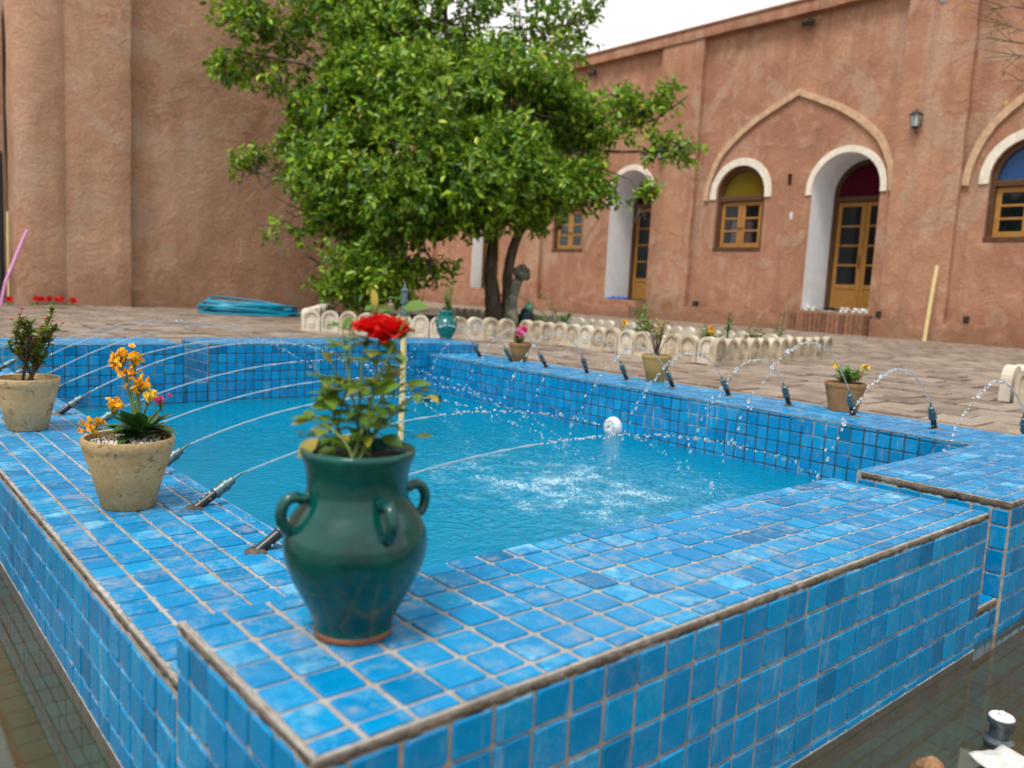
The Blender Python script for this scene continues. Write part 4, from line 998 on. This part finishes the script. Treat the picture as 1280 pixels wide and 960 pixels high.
limb('trunk', [O_+Vector((-.05, .03, 0)), A(614, 345, 10.6), A(616, 290, 10.6), A(600, 220, 10.5), A(570, 120, 10.5)], [.13, .085, .075, .065, .04], seed=1)
limb('trunk', [O_+Vector((.06, -.04, 0)), A(634, 345, 10.6), A(650, 290, 10.6), A(664, 255, 10.6), A(690, 180, 10.5)], [.11, .07, .062, .058, .04], seed=2)
for i, (a0, pts, r0) in enumerate([((616, 270), [(540, 230, 10.3), (450, 210, 10.1), (350, 225, 10.1), (300, 207, 10.2)], .05), ((600, 220), [(500, 140, 10.2), (380, 80, 10.3), (280, 60, 10.4)], .05), ((690, 180), [(760, 165, 10.4), (820, 150, 10.3), (860, 120, 10.2)], .03), ((690, 185), [(770, 190, 10.3), (830, 190, 10.2), (868, 178, 10.2)], .025), ((570, 120), [(560, 30, 10.5), (560, -60, 10.7)], .05), ((610, 160), [(680, 60, 10.7), (735, 5, 10.8)], .035), ((600, 250), [(520, 290, 10.), (440, 350, 9.8)], .035), ((740, 205), [(790, 225, 10.2), (802, 275, 10.1)], .012), ((560, 180), [(440, 120, 10.2), (330, 20, 10.4)], .04)]):
    P_ = [A(a0[0], a0[1], 10.5)]+[A(*q) for q in pts]; limb('branch', P_, [r0*(1-.8*j/(len(P_)-1)) for j in range(len(P_))], 8, seed=i+5)

# knotted stump sculpture and bucket beside the trunk
e = empty('weathered_stump', at(641, 398, 10.2)*1.0, 0, 'mottled grey knotted upright stump with a rounded head beside the tree trunk', 'stump')
e.location.z = ZG+.03; iS = Matrix.Translation(-Vector(e.location))
k = N('lichen_stone', .9, .2); n1 = k.noise(9, 5, .7); n2 = k.noise(16, 4); c = k.ramp(n1, [(.35, (.07, .075, .055)), (.5, (.16, .15, .11)), (.65, (.36, .33, .26))]); c = k.mix(k.ramp(n2, [(.55, 0.), (.65, .6)]), c, (.07, .15, .11)); k.color(c).bump(n1, .8, .03); M['lichen'] = k.m
limb('shaft', [Vector((-.02, 0, -.03)), iS @ at(640, 375, 10.2), iS @ at(646, 355, 10.2), iS @ at(650, 345, 10.2)], [.10, .075, .06, .055], 8, e, M['lichen'], .03, 3)
bm = bmesh.new(); bmesh.ops.create_icosphere(bm, subdivisions=4, radius=1)
for v in bm.verts: v.co *= 1+.3*noise.noise(v.co*1.6+Vector((3, 0, 0)))+.1*noise.noise(v.co*5)
me = bpy.data.meshes.new('head'); bm.to_mesh(me); bm.free(); me.materials.append(M['lichen'])
o = bpy.data.objects.new('head', me); col.objects.link(o); o.parent = e; o.location = iS @ at(652, 341, 10.2); o.scale = (.115, .115, .10)
e = empty('plastic_bag', at(658, 398, 10.3), 0, 'dark blue sack with pale green top leaning beside the knotted stump', 'sack'); e.location.z = ZG+.03
b = MB(); b.lathe([(.07, -.02), (.09, .05), (.085, .16), (.07, .23)], 14, None, False, .3); b.build('sack', simple('dark_sack', (.012, .03, .045), .5, .3, 20), e, True)
b = MB(); b.lathe([(.071, .228), (.06, .27), (.03, .31), (.012, .335)], 14, Matrix.Rotation(.12, 4, 'Y'), False, .35); b.build('top', simple('sea_green_sheet', (.10, .38, .28), .5, .2, 20), e, True)

# ------------------------------------------------------------------ right-hand building (facade plane x = FX)
FX = 14.2; ROOF = 6.04
bld = empty('courtyard_building', (FX, 8, ZG), 0, 'long red mud-plaster building with arched doors and windows along the courtyard', 'building')
TBm = Matrix.Translation((-FX, -8, -ZG))
def B(b, name, mat_, parent=None, smooth=False):
    o = b.build(name, mat_, parent or bld, smooth)
    o.data.transform(TBm)
    return o
def archline(yc, r, z0, zs, n=18):
    return [(yc-r, z0)]+[(yc-r*math.cos(math.pi*i/n), zs+r*math.sin(math.pi*i/n)) for i in range(n+1)]+[(yc+r, z0)]
# openings: kind, centre y, half width, sill, spring, lunette
OPEN = [('door', 7.17, .66, .27, 2.53, 'r'), ('window', 9.43, .58, 1.39, 2.55, 'y'), ('window', 4.13, .60, 1.53, 2.55, 'b'), ('door', 1.9, .66, .27, 2.53, 'y'),
        ('door', 12.40, .64, .27, 2.62, 'r'), ('window', 14.45, .56, 1.38, 2.55, 'y'), ('door', 17.75, .64, .36, 2.6, 'b')]
def sheet(b, outer, holes, x):
    pts = []; edges = []
    for L in [outer]+holes:
        o_ = len(pts); pts += [Vector(p) for p in L]; edges += [(o_+i, o_+(i+1) % len(L)) for i in range(len(L))]
    V, _, Fc, *_r = delaunay_2d_cdt(pts, edges, [], 0, 1e-5)
    keep = []
    for f in Fc:
        c_ = sum((V[i] for i in f), Vector((0, 0)))/len(f)
        if inpoly(c_.x, c_.y, outer) and not any(inpoly(c_.x, c_.y, h) for h in holes): keep.append(tuple(f))
    o_ = len(b.v); b.v += [(x, p.x, p.y) for p in V]
    for f in keep: b.f.append([o_+i for i in reversed(f)]); b.mi.append(b.cur)
b = MB(); YB0, YB1 = -8, 34
holes = [archline(yc, r, z0, zs) for (_, yc, r, z0, zs, _) in OPEN]
# small vent holes in the plaster
VENT = [(5.67, 2.83, .07, .075), (8.33, 2.77, .045, .11), (10.89, 2.85, .07, .09)]
holes += [[(y-w, z-h), (y+w, z-h), (y+w, z+h), (y-w, z+h)] for y, z, w, h in VENT]
outer = [(YB0, -.35)] + [(YB1, -.35), (YB1, ROOF-.02), (YB0, ROOF-.02)]
sheet(b, outer, holes, FX)
for (y, z, w, h) in VENT:
    b.add([(FX, y-w, z-h), (FX, y+w, z-h), (FX, y+w, z+h), (FX, y-w, z+h), (FX+.3, y-w, z-h), (FX+.3, y+w, z-h), (FX+.3, y+w, z+h), (FX+.3, y-w, z+h)], [(0, 1, 5, 4), (1, 2, 6, 5), (2, 3, 7, 6), (3, 0, 4, 7), (4, 5, 6, 7)])
B(b, 'wall', M['wall'])
b = MB(); b.box(FX, FX+9, YB1-.02, YB1, -.3, ROOF); b.box(FX, FX+9, YB0, YB0+.02, -.3, ROOF); b.box(FX+8.98, FX+9, YB0, YB1, -.3, ROOF); b.box(FX+.01, FX+9, YB0, YB1, ROOF-.25, ROOF-.03); B(b, 'back_shell', M['wall'])
b = MB(); b.box(FX+4.5, FX+4.6, YB0, YB1, -.3, ROOF-.3); b.box(FX+1.1, FX+4.5, YB0, YB1, .0, .25); b.box(FX+1.1, FX+4.5, YB0, YB1, 3.7, 3.8); B(b, 'room', M['room'])
b = MB()      # thickness of the wall seen inside the rooms
sheet(b, outer, holes[:len(OPEN)], FX+1.0); B(b, 'inner_wall', M['room'])
# pilasters, parapet band, plinth: rough slabs
def slab(name, y0, y1, z0, z1, x0, x1, amp=.012, mat_=None):
    """plaster slab with a wavy worn front"""
    b = MB(); ny_ = max(2, int((y1-y0)/.16)); nz_ = max(2, int((z1-z0)/.16)); vs = []
    for i in range(ny_+1):
        for j in range(nz_+1):
            y = y0+(y1-y0)*i/ny_; z = z0+(z1-z0)*j/nz_; ed = (i in (0, ny_) or j in (0, nz_))
            k_ = noise.noise(Vector((x0, y*1.4, z*1.4)))*amp+noise.noise(Vector((x0, y*5, z*5)))*amp*.5
            vs.append((x0+k_+(.012 if ed else 0), y+(noise.noise(Vector((z*2, y, 4)))*.02 if i in (0, ny_) else 0), z+(noise.noise(Vector((y*2, z, 8)))*.02 if j in (0, nz_) else 0)))
    nf = len(vs); q = lambda i, j: i*(nz_+1)+j
    fs = [(q(i, j), q(i, j+1), q(i+1, j+1), q(i+1, j)) for i in range(ny_) for j in range(nz_)]
    for i in range(ny_+1):
        for j in (0, nz_): vs.append((x1, vs[q(i, j)][1], vs[q(i, j)][2]))
    for i in range(ny_):
        a = nf+2*i; fs += [(q(i, 0), q(i+1, 0), a+2, a), (q(i+1, nz_), q(i, nz_), a+1, a+3)]
    nf2 = len(vs)
    for j in range(nz_+1):
        for i in (0, ny_): vs.append((x1, vs[q(i, j)][1], vs[q(i, j)][2]))
    for j in range(nz_):
        a = nf2+2*j; fs += [(q(0, j+1), q(0, j), a, a+2), (q(ny_, j), q(ny_, j+1), a+3, a+1)]
    b.add(vs, fs); return smooth_by_angle(B(b, name, mat_ or M['wall']), 35)
PIL = [(5.14, 6.26), (10.52, 11.62), (15.35, 16.45), (-.15, .95), (20.2, 21.3), (25, 26.1)]
for y0, y1 in PIL: slab('pilaster', y0, y1, -.3, ROOF-.2, FX-.15, FX+.02)
slab('parapet', YB0, YB1, ROOF-.22, ROOF+.0, FX-.19, FX+.25, .008)
b = MB(); b.box(FX-.21, FX+.3, YB0, YB1, ROOF-.005, ROOF+.035); B(b, 'coping', simple('coping_mud', (.27, .13, .08), .95, .2, 5, .1, .4))
edges_ = [YB0, 1.9-.72, 1.9+.72, 7.17-.78, 7.17+.78, 12.4-.72, 12.4+.72, 17.75-.75, 17.75+.75, YB1]
for i in range(0, len(edges_), 2): slab('plinth', edges_[i], edges_[i+1], -.3, .17+random.uniform(-.03, .04), FX-.16, FX+.02, .03)
# pointed niche mouldings and round arch bands
def band(name, line_in, line_out, x0, x1, mat_):
    b = MB(); n_ = len(line_in); vs = []
    for (L, x) in ((line_in, x0), (line_out, x0), (line_in, x1), (line_out, x1)): vs += [(x, y, z) for y, z in L]
    fs = []
    for i in range(n_-1): fs += [(i, i+1, n_+i+1, n_+i), (n_+i, n_+i+1, 3*n_+i+1, 3*n_+i), (2*n_+i, 2*n_+i+1, i+1, i)]
    fs += [(0, n_, 3*n_, 2*n_), (n_-1, 3*n_-1, 4*n_-1, 2*n_-1)]
    b.add(vs, fs); return B(b, name, mat_)
half = [(0, 0), (.02, .22), (.08, .47), (.18, .72), (.32, .95), (.52, 1.15), (.8, 1.38), (1.15, 1.6), (1.55, 1.79), (2.03, 2.0)]
def pointed(y1, y0, z, w, inset):
    L = []; Wd = (y1-y0)/2; s_ = Wd/2.03
    pts = [(a*s_, c_*s_) for a, c_ in half]
    left = [(y1-a, z+c_) for a, c_ in pts]; right = [(y0+a, z+c_) for a, c_ in reversed(pts[:-1])]
    line = left+right; off = []
    for i, p in enumerate(line):
        a = line[max(0, i-1)]; c_ = line[min(len(line)-1, i+1)]; dy, dz = c_[0]-a[0], c_[1]-a[1]; l = math.hypot(dy, dz)
        n_ = (dz/l, -dy/l); mid_ = ((y0+y1)/2, z)
        if (p[0]+n_[0]-mid_[0])**2+(p[1]+n_[1]-mid_[1])**2 < (p[0]-mid_[0])**2+(p[1]-mid_[1])**2: n_ = (-n_[0], -n_[1])
        off.append((p[0]+n_[0]*w, p[1]+n_[1]*w))
    return line, off
for y1, y0 in ((10.2, 6.34), (5.02, 1.1)):
    li, lo = pointed(y1, y0, 2.45, .12, 0); band('arch_moulding', li, lo, FX-.055, FX+.005, M['pale'])
for (kind, yc, r, z0, zs, lun) in OPEN:
    if yc > 13.5 and kind == 'window': continue
    wd = .12 if kind == 'door' else .15
    zb = zs-.08
    band('arch_band', archline(yc, r+.002, zb, zs), archline(yc, r+wd, zb, zs), FX-.03, FX+.005, M['whitearch'])
def extr(b, line, x0, x1):
    n_ = len(line); vs = [(x0, y, z) for y, z in line]+[(x1, y, z) for y, z in line]
    b.add(vs, [(i, i+1, n_+i+1, n_+i) for i in range(n_-1)]+[(n_-1, 0, n_, 2*n_-1)])
for (kind, yc, r, z0, zs, lun) in OPEN:
    b = MB(); extr(b, archline(yc, r, z0, zs), FX, FX+1.0); B(b, 'reveal', M['white'] if kind == 'door' else M['wall'])
    x = FX+(.42 if yc > 16 else .86) if kind == 'door' else FX+.09
    fw = .085; ze = z0+.001
    # frame ring with bottom rail and transom
    li = archline(yc, r-fw, ze+.08 if kind == 'window' else ze, zs); lo = archline(yc, r-.001, ze, zs)
    fr = band('door' if kind == 'door' else 'window', li, lo, x-.02, x+.10, M['wood_dark'])
    b = MB(); b.bbox(x-.04, x+.1, yc-r+fw-.005, yc+r-fw+.005, zs-.13, zs-.03, .008); B(b, 'transom', M['wood_dark'], fr)
    if kind == 'window':
        b = MB(); b.bbox(x-.10, x+.1, yc-r+.002, yc+r-.002, ze, ze+.085, .008); B(b, 'sill', M['wood_dark'], fr)
    # fanlight
    L = archline(yc, r-fw+.004, zs-.035, zs); n_ = len(L); b = MB(); b.add([(x+.05, y, z) for y, z in L], [tuple(reversed(range(n_)))]); B(b, 'fanlight', M['glass_'+lun], fr)
    # two leaves
    zb, zt = (ze+.09, zs-.135) if kind == 'window' else (ze+.012, zs-.135); W_ = r-fw
    for sgn in (-1, 1):
        ya, yb = (yc-W_+.004, yc-.003) if sgn < 0 else (yc+.003, yc+W_-.004)
        st = .085; b = MB(); x0, x1 = x+.02, x+.06
        rows = 3 if kind == 'window' else 4
        pz0 = zb+st if kind == 'window' else zb+.52
        b.bbox(x0, x1, ya, ya+st, zb, zt, .006); b.bbox(x0, x1, yb-st, yb, zb, zt, .006)
        b.bbox(x0+.003, x1-.003, ya+st-.004, yb-st+.004, zt-st, zt, .005); b.bbox(x0+.003, x1-.003, ya+st-.004, yb-st+.004, zb, zb+st, .005)
        if kind == 'door':
            b.bbox(x0+.003, x1-.003, ya+st-.004, yb-st+.004, pz0-st, pz0, .005); b.bbox(x0+.014, x1-.014, ya+st-.01, yb-st+.01, zb+st-.01, pz0-st+.01, .01)
        hz_ = (zt-st-pz0)
        for q in range(1, rows): b.bbox(x0+.006, x1-.006, ya+st-.004, yb-st+.004, pz0+hz_*q/rows-.018, pz0+hz_*q/rows+.018, .004)
        B(b, 'leaf', M['wood'], fr)
        for q in range(rows):
            za, zc = pz0+hz_*q/rows+.005, pz0+hz_*(q+1)/rows-.005
            b = MB(); b.box(x0+.018, x0+.022, ya+st-.003, yb-st+.003, za, zc); B(b, 'pane', M['glass'], fr)
        if kind == 'door' and sgn > 0:
            b = MB(); b.bbox(x0-.035, x0-.02, ya+.02, ya+.04, zb+.85, zb+1.1, .004); b.bbox(x0-.03, x0+.005, ya+.025, ya+.035, zb+.86, zb+.88, .002); B(b, 'handle', M['black'], fr)
        if kind == 'window':
            b = MB(); b.bbox(x0-.02, x0-.005, yb-.05 if sgn < 0 else ya+.03, yb-.03 if sgn < 0 else ya+.05, zb+.35, zb+.42, .003); B(b, 'latch', M['black'], fr)
    if kind == 'door':
        b = MB(); b.box(FX-.02, FX+1.0, yc-r, yc+r, z0-.2, z0); B(b, 'threshold', M['wall'])
# papers stuck on the panes of the farthest door
b = MB(); b.box(FX+.425, FX+.428, 17.84, 18.2, 1.5, 1.85); b.box(FX+.425, FX+.428, 17.84, 18.2, .98, 1.25); B(b, 'paper_sheets', M['paper'])
# brick-on-edge step of the big door, mud steps of the others
M['brick'] = simple('dull_brick', (.27, .135, .085), .9, .3, 14, .15, .5, 0, .4)
nb = 17
for i in range(nb):
    y = 6.42+(7.92-6.42)*i/nb; b = MB(); b.bbox(FX-.34+random.uniform(-.012, .012), FX-.0, y, y+.078, ZG-.02, .235+random.uniform(-.01, .01), .008); B(b, 'brick', M['brick'])
for (y0, y1) in ((11.6, 13.3), (16.8, 18.9)):
    slab('step', y0, y1, -.2, .12, FX-.75, FX+.01, .02); slab('step', y0+.1, y1-.1, -.2, .25, FX-.4, FX+.01, .02)
# vent pipe on the roof line, flood lamps, wall lanterns, sockets
M['iron'] = simple('dark_iron', (.02, .022, .025), .45, .3, 40, .5)
k = N('frosted_lamp_glass', .25, .5); k.color((.45, .5, .52)); M['lampglass'] = k.m
def lantern(y, z, label):
    e = empty('wall_lantern', (FX-.1, y, z), 0, label, 'lamp', 'lanterns on the plaster wall')
    b = MB(); b.bbox(-.015, .03, -.05, .05, -.22, -.04, .008); b.tube([(0, 0, -.16), (-.08, 0, -.19), (-.15, 0, -.14), (-.16, 0, -.10)], .014, 8); b.build('bracket', M['iron'], e)
    b = MB(); b.lathe([(.05, -.1), (.055, -.09), (.085, .09), (.0865, .1)], 6, Matrix.Translation((-.16, 0, 0))); b.build('glass', M['lampglass'], e)
    b = MB()
    for i in range(6):
        a = math.pi*i/3; b.tube([(-.16+.055*math.cos(a), .055*math.sin(a), -.1), (-.16+.09*math.cos(a), .09*math.sin(a), .1)], .007, 5)
    b.lathe([(.05, -.12), (.062, -.1), (.062, -.09)], 6, Matrix.Translation((-.16, 0, 0))); b.build('cage', M['iron'], e)
    b = MB(); b.lathe([(.115, .095), (.118, .105), (.06, .155), (.02, .165), (.015, .2), (.001, .205)], 6, Matrix.Translation((-.16, 0, 0))); b.build('cap', M['iron'], e)
lantern(5.9, 3.55, 'black iron wall lantern on the pilaster between the big door and the blue-topped window')
lantern(11.39, 3.5, 'black iron wall lantern half behind the leafy branch above the small door')
def flood(y, z, label):
    e = empty('flood_lamp', (FX-.02, y, z), 0, label, 'lamp')
    b = MB(); b.bbox(-.16, -.08, -.12, .12, -.07, .03, .01, Matrix.Rotation(-.5, 4, 'Y')); b.build('housing', M['iron'], e)
    b = MB(); b.tube([(.02, 0, .02), (-.1, 0, 0)], .012, 6); b.build('arm', M['iron'], e)
flood(8.17, 5.72, 'small black flood lamp under the parapet above the pointed arch')
flood(13.8, 5.7, 'small black flood lamp under the parapet beside the tree crown')
e = empty('capsule_light', (FX-.12, 5.7, 5.62), 0, 'pale rounded oblong light fixture high on the pilaster near the roof', 'lamp')
b = MB(); b.lathe([(.001, -.18), (.05, -.165), (.075, -.12), (.08, 0), (.08, .2), (.06, .24), (.001, .25)], 14); b.build('cover', simple('pale_aqua_plastic', (.45, .62, .62), .3, .08, 20), e, True)
b = MB(); b.bbox(.02, .1, -.05, .05, -.1, .2, .006); b.build('bracket', M['iron'], e)
e = empty('wall_switch', (FX-.004, 8.22, 2.07), 0, 'small white switch plate on the plaster between the arched window and door', 'switch')
b = MB(); b.bbox(-.012, .006, -.028, .028, -.07, .07, .004); b.build('plate', M['plastic'], e); b = MB(); b.bbox(-.02, -.011, -.014, .014, -.03, .03, .003); b.build('rocker', M['plastic'], e)
for y, lb in ((6.24, 'small black junction box low on the wall beside the brick step'), (4.83, 'small black junction box low on the wall under the blue-topped window'), (10.25, 'small black junction box low on the wall below the yellow-topped window')):
    e = empty('junction_box', (FX-.14 if y > 5.2 else FX, y, .27), 0, lb, 'box'); b = MB(); b.bbox(-.03, .08, -.045, .045, -.055, .055, .008); b.build('case', M['black'], e); b = MB(); b.bbox(-.036, -.029, -.03, .03, -.04, .04, .003); b.build('lid', M['iron'], e)
# cream pipe leaning on the wall
b = MB(); b.tube([(13.72, 5.27, ZG), (13.80, 5.27, .5), (13.90, 5.27, 1.13)], .032, 12); tag(smooth_by_angle(b.build('cream_pole', M['cream'])), 'straight cream pipe leaning upright against the red plaster wall', 'pipe')
# shoes on the thresholds
def shoe(loc, rz, mat_, label, slipper=False):
    prof = [(0, .03, .055), (.03, .034, .075), (.09, .033, .07), (.15, .040, .05), (.21, .045, .042), (.255, .036, .032), (.275, .014, .02)]
    b = MB(); n_ = 10; vs = []; fs = []
    for (x, w, h) in prof:
        if slipper: h = .022 if x < .12 else h*1.2
        for j in range(n_):
            a = 2*math.pi*j/n_; yy = math.cos(a)*w; zz = math.sin(a); zz = h*zz if zz > 0 else 0.0
            vs.append((x, yy, zz+.012))
    for i in range(len(prof)-1):
        for j in range(n_): fs.append((i*n_+j, i*n_+(j+1) % n_, (i+1)*n_+(j+1) % n_, (i+1)*n_+j))
    fs += [tuple(range(n_)), tuple(reversed(range((len(prof)-1)*n_, len(prof)*n_)))]
    e = empty('shoe', loc, rz, label, 'shoe', 'shoes left on the doorsteps'); b.add(vs, fs); b.build('upper', mat_, e, True)
    b = MB(); L_ = [(x, w*1.06) for x, w, h in prof]; out_ = L_+[(x, -w) for x, w in reversed(L_)]
    n_ = len(out_); b.add([(x, y, 0) for x, y in out_]+[(x, y, .014) for x, y in out_], [tuple(reversed(range(n_))), tuple(range(n_, 2*n_))]+[(i, (i+1) % n_, n_+(i+1) % n_, n_+i) for i in range(n_)]); b.build('sole', M['plastic'] if not slipper else mat_, e)
W_S = simple('white_canvas', (.68, .68, .66), .7, .08, 40); B_S = M['black']; BL = simple('blue_rubber', (.03, .14, .5), .5, .15, 20)
for i, (y, mt_, lb) in enumerate([(7.76, W_S, 0), (7.62, W_S, 0), (7.40, B_S, 1), (7.27, B_S, 1), (7.06, W_S, 2), (6.95, W_S, 2), (6.82, W_S, 2), (6.68, W_S, 2), (6.56, W_S, 2)]):
    shoe((FX+.04+random.uniform(0, .04), y, .272), random.uniform(-.3, .3), mt_, ['first white shoe from the white reveal of the big doorway', 'second white shoe from the white reveal of the big doorway', 'black shoe beside the white pair near the white reveal', 'black shoe next to the row of white shoes', 'first white shoe after the black pair on the big doorstep', 'second white shoe after the black pair on the big doorstep', 'third white shoe after the black pair on the big doorstep', 'fourth white shoe after the black pair on the big doorstep', 'last white shoe of the row by the bare jamb of the big doorway'][i])
for i, y in enumerate((12.95, 12.80, 12.64)): shoe((FX+.05, y, .272), random.uniform(-.4, .4), BL, f'blue slipper on the small arched doorstep, {ORD[i]} from its white reveal', True)
# cushion and folded cloth on the window ledge
b = MB(); n_ = 24; vs = []
for i in range(n_+1):
    for j in range(n_+1):
        u, v = i/n_*2-1, j/n_*2-1; su = math.copysign(abs(u)**.8, u); rr = (1-abs(u)**4)*(1-abs(v)**4)
        vs.append((-.07*rr**.5, u*.26*(1-.06*v*v), .30*(v+1)))
n0 = len(vs); vs += [(-x+.0, y, z) for x, y, z in vs]
fs = [(i*(n_+1)+j, (i+1)*(n_+1)+j, (i+1)*(n_+1)+j+1, i*(n_+1)+j+1) for i in range(n_) for j in range(n_)]; fs += [tuple(n0+q for q in reversed(f)) for f in fs]
b.add(vs, fs); o = b.build('cushion', simple('pink_cloth', (.78, .36, .40), .85, .1, 20), None, True, (FX+.225, 9.47, 1.47)); tag(o, 'pink rounded cushion propped behind the panes of the yellow-topped window', 'cushion')
b = MB(); b.bbox(-.1, .1, -.14, .14, 0, .05, .015); b.bbox(-.09, .1, -.13, .12, .051, .1, .015); o = b.build('folded_cloth', M['paper'], None, False, (FX+.30, 9.25, 1.392)); tag(o, 'white folded cloth lying inside the yellow-topped window by the pink cushion', 'cloth')

# ------------------------------------------------------------------ left-hand building
lw = empty('mud_wall_building', (5, 11.2, ZG), 0, 'tall plain tan mud-plaster wall with a buttress behind the tree', 'building')
TL = Matrix.Translation((-5, -11.2, -ZG))
def LB(b, name, mat_, smooth=False):
    o = b.build(name, mat_, lw, smooth); o.data.transform(TL); return o
def wavy(name, x0, x1, z0, z1, y0, y1, amp, mat_, curve=0):
    b = MB(); nx_ = max(3, int((x1-x0)/.09)); nz_ = int((z1-z0)/.13); vs = []
    for i in range(nx_+1):
        for j in range(nz_+1):
            x = x0+(x1-x0)*i/nx_; z = z0+(z1-z0)*j/nz_; t = i/nx_*2-1
            k_ = noise.noise(Vector((x*1.2, 3, z*.9)))*amp+noise.noise(Vector((x*4, 8, z*3)))*amp*.4
            yy = y0+k_-curve*math.sqrt(max(0, 1-t*t))
            if i in (0, nx_): yy += .02
            vs.append((x+(noise.noise(Vector((z*1.5, x, 2)))*.018 if i in (0, nx_) else 0), yy, z))
    q = lambda i, j: i*(nz_+1)+j
    fs = [(q(i, j), q(i+1, j), q(i+1, j+1), q(i, j+1)) for i in range(nx_) for j in range(nz_)]
    n0 = len(vs)
    for j in range(nz_+1):
        vs.append((vs[q(0, j)][0], y1, vs[q(0, j)][2])); vs.append((vs[q(nx_, j)][0], y1, vs[q(nx_, j)][2]))
    for j in range(nz_): a = n0+2*j; fs += [(a, q(0, j), q(0, j+1), a+2), (q(nx_, j), a+1, a+3, q(nx_, j+1))]
    fs.append(tuple([q(i, nz_) for i in range(nx_+1)]+[n0+2*nz_+1, n0+2*nz_])); b.add(vs, fs); return smooth_by_angle(LB(b, name, mat_, True), 50)
wavy('wall', 2.6, 7.0, -.3, 6.4, 11.2, 14.5, .03, M['wall2'])
wavy('pilaster', 2.10, 2.90, -.3, 6.2, 11.03, 11.35, .03, M['wall2'])
wavy('buttress', 1.58, 2.12, -.3, 6.2, 11.02, 11.5, .03, M['wall2'], .035)
b = MB(); b.box(1.64, 6.98, 11.4, 14.5, -.3, 6.3); LB(b, 'core', M['wall2'])
b = MB(); b.box(-6, 1.55, 11.6, 12.2, 1.75, 3.75); b.box(-6, .2, 11.6, 12.2, -.3, 1.75); LB(b, 'low_wing', M['wall2'])
e = empty('yard_gate', (.95, 11.55, ZG), 0, 'dark metal gate leaf in the gap beside the buttress', 'gate')
b = MB(); b.bbox(-.7, .58, 0, .03, .05, 1.85, .005); b.build('leaf', M['iron'], e)
for x in (-.65, -.1, .5):
    b = MB(); b.bbox(x, x+.05, -.03, .0, .05, 1.85, .004); b.build('stile', M['iron'], e)
b = MB(); b.tube([(1.53, 11.30, ZG), (1.535, 11.30, 1.0)], .016, 8); tag(b.build('thin_post', M['cream']), 'thin pale post standing beside the dark gate', 'post')
b = MB(); b.tube([(1.33, 10.55, ZG), (1.394, 10.6, .15), (1.60, 10.82, .62), (1.67, 10.88, .77)], .018, 8); o = b.build('pink_handle', simple('pink_plastic', (.50, .22, .42), .4, .1, 20)); tag(o, 'pink broom handle leaning against the rounded buttress', 'handle')
# coil of blue hose lying by the wall
M['hose'] = simple('blue_hose', (.0, .26, .42), .35, .15, 20, .5)
hc = Vector((3.95, 9.62, ZG)); b = MB(); R = random.Random(4)
pts = []
for i in range(14*30):
    a = i/30*2*math.pi; t = i/30
    rr = .56+.12*math.sin(t*2.1)+.05*math.sin(a*1.0+t); 
    pts.append((math.cos(a)*rr*1.05+.08*math.sin(t*1.7), math.sin(a)*rr*.62+.06*math.cos(t*2.3), .016+.15*(t/14)*(.6+.5*math.sin(a*1+t*.4))+.04*math.sin(t*3)))
rot = Matrix.Rotation(-.35, 3, 'Z')
b.tube([hc+rot @ Vector((p[0]*.84, p[1]*.84, max(.014, p[2]))) for p in pts], .014, 7)
tag(b.build('hose_coil', M['hose'], None, True), 'loose coil of bright blue hose on the paving by the tan wall', 'hose')
# red flower heads of low plants at the foot of the buttress
R = random.Random(14)
for i, (u, v) in enumerate(((2, 383), (25, 377), (46, 381), (71, 380))):
    p = at(u, v, 10.8 if i else 10.2); p.y = min(p.y, 10.85); z = ZG
    z -= .05; e = empty('red_flower', (p.x, p.y, z), 0, f'low red flower head at the foot of the buttress, {ORD[i]} from the dark gate', 'flower', 'red flowers at the foot of the wall')
    b = MB(); fb = MB()
    for q in range(3): b.tube([(R.uniform(-.05, .05), 0, 0), (R.uniform(-.03, .03), 0, .1)], .006, 5)
    for q in range(4): floret(fb, Vector((R.gauss(0, .035), R.gauss(0, .035), .10+R.uniform(0, .04))), .045, R, 6)
    lv = MB()
    for q in range(14): leaf(lv, (0, 0, .02), rvec(R, 0, .7), (0, 0, 1), .11, .05)
    b.build('stem', M['stem_g'], e); fb.build('bloom', M['red'], e); lv.build('foliage', M['bed_leaf'], e)
# bare-twigged tree whose branch ends reach in by the blue-topped window
tb = at(1420, 430, 8.0); tb.z = ZG
e = empty('bare_tree', tb, 0, 'nearly bare twigs with a few leaves reaching past the roof corner', 'tree'); iB = Matrix.Translation(-tb)
R = random.Random(41)
limb('trunk', [Vector((0, 0, -.05)), Vector((0, 0, 1.6)), iB @ at(1410, 60, 8.)], [.09, .07, .045], 8, e, None, .05, 9)
lv = MB()
for (pts, r0) in [([(1410, 110), (1340, 75), (1285, 55), (1232, 46)], .014), ([(1340, 75), (1290, 72), (1246, 66)], .008), ([(1400, 90), (1320, 100), (1272, 100)], .009), ([(1395, 60), (1320, 20), (1262, 8), (1236, 12)], .010), ([(1320, 25), (1285, 38), (1255, 30)], .006)]:
    P_ = [iB @ at(u, v, 8.) for u, v in pts]; limb('branch', P_, [r0*(1-.75*j/(len(P_)-1)) for j in range(len(P_))], 6, e, None, .06, r0*1000)
    tw_ = MB()
    for q in range(14):
        i = R.randrange(len(P_)-1); c_ = P_[i].lerp(P_[i+1], R.random()); d_ = (P_[i+1]-P_[i]).normalized()+rvec(R)*.9; t_ = c_+d_*R.uniform(.1, .28); tw_.tube([c_, c_.lerp(t_, .5)+rvec(R)*.015, t_], [.004, .003, .0015], 4)
        if R.random() < .35: leaf(lv, t_, rvec(R), (0, 0, 1), .07, .035)
    tw_.build('twig', M['bark'], e)
lv.build('leaf_tuft', M['yl_leaf'], e)
print('objects', len(bpy.data.objects))
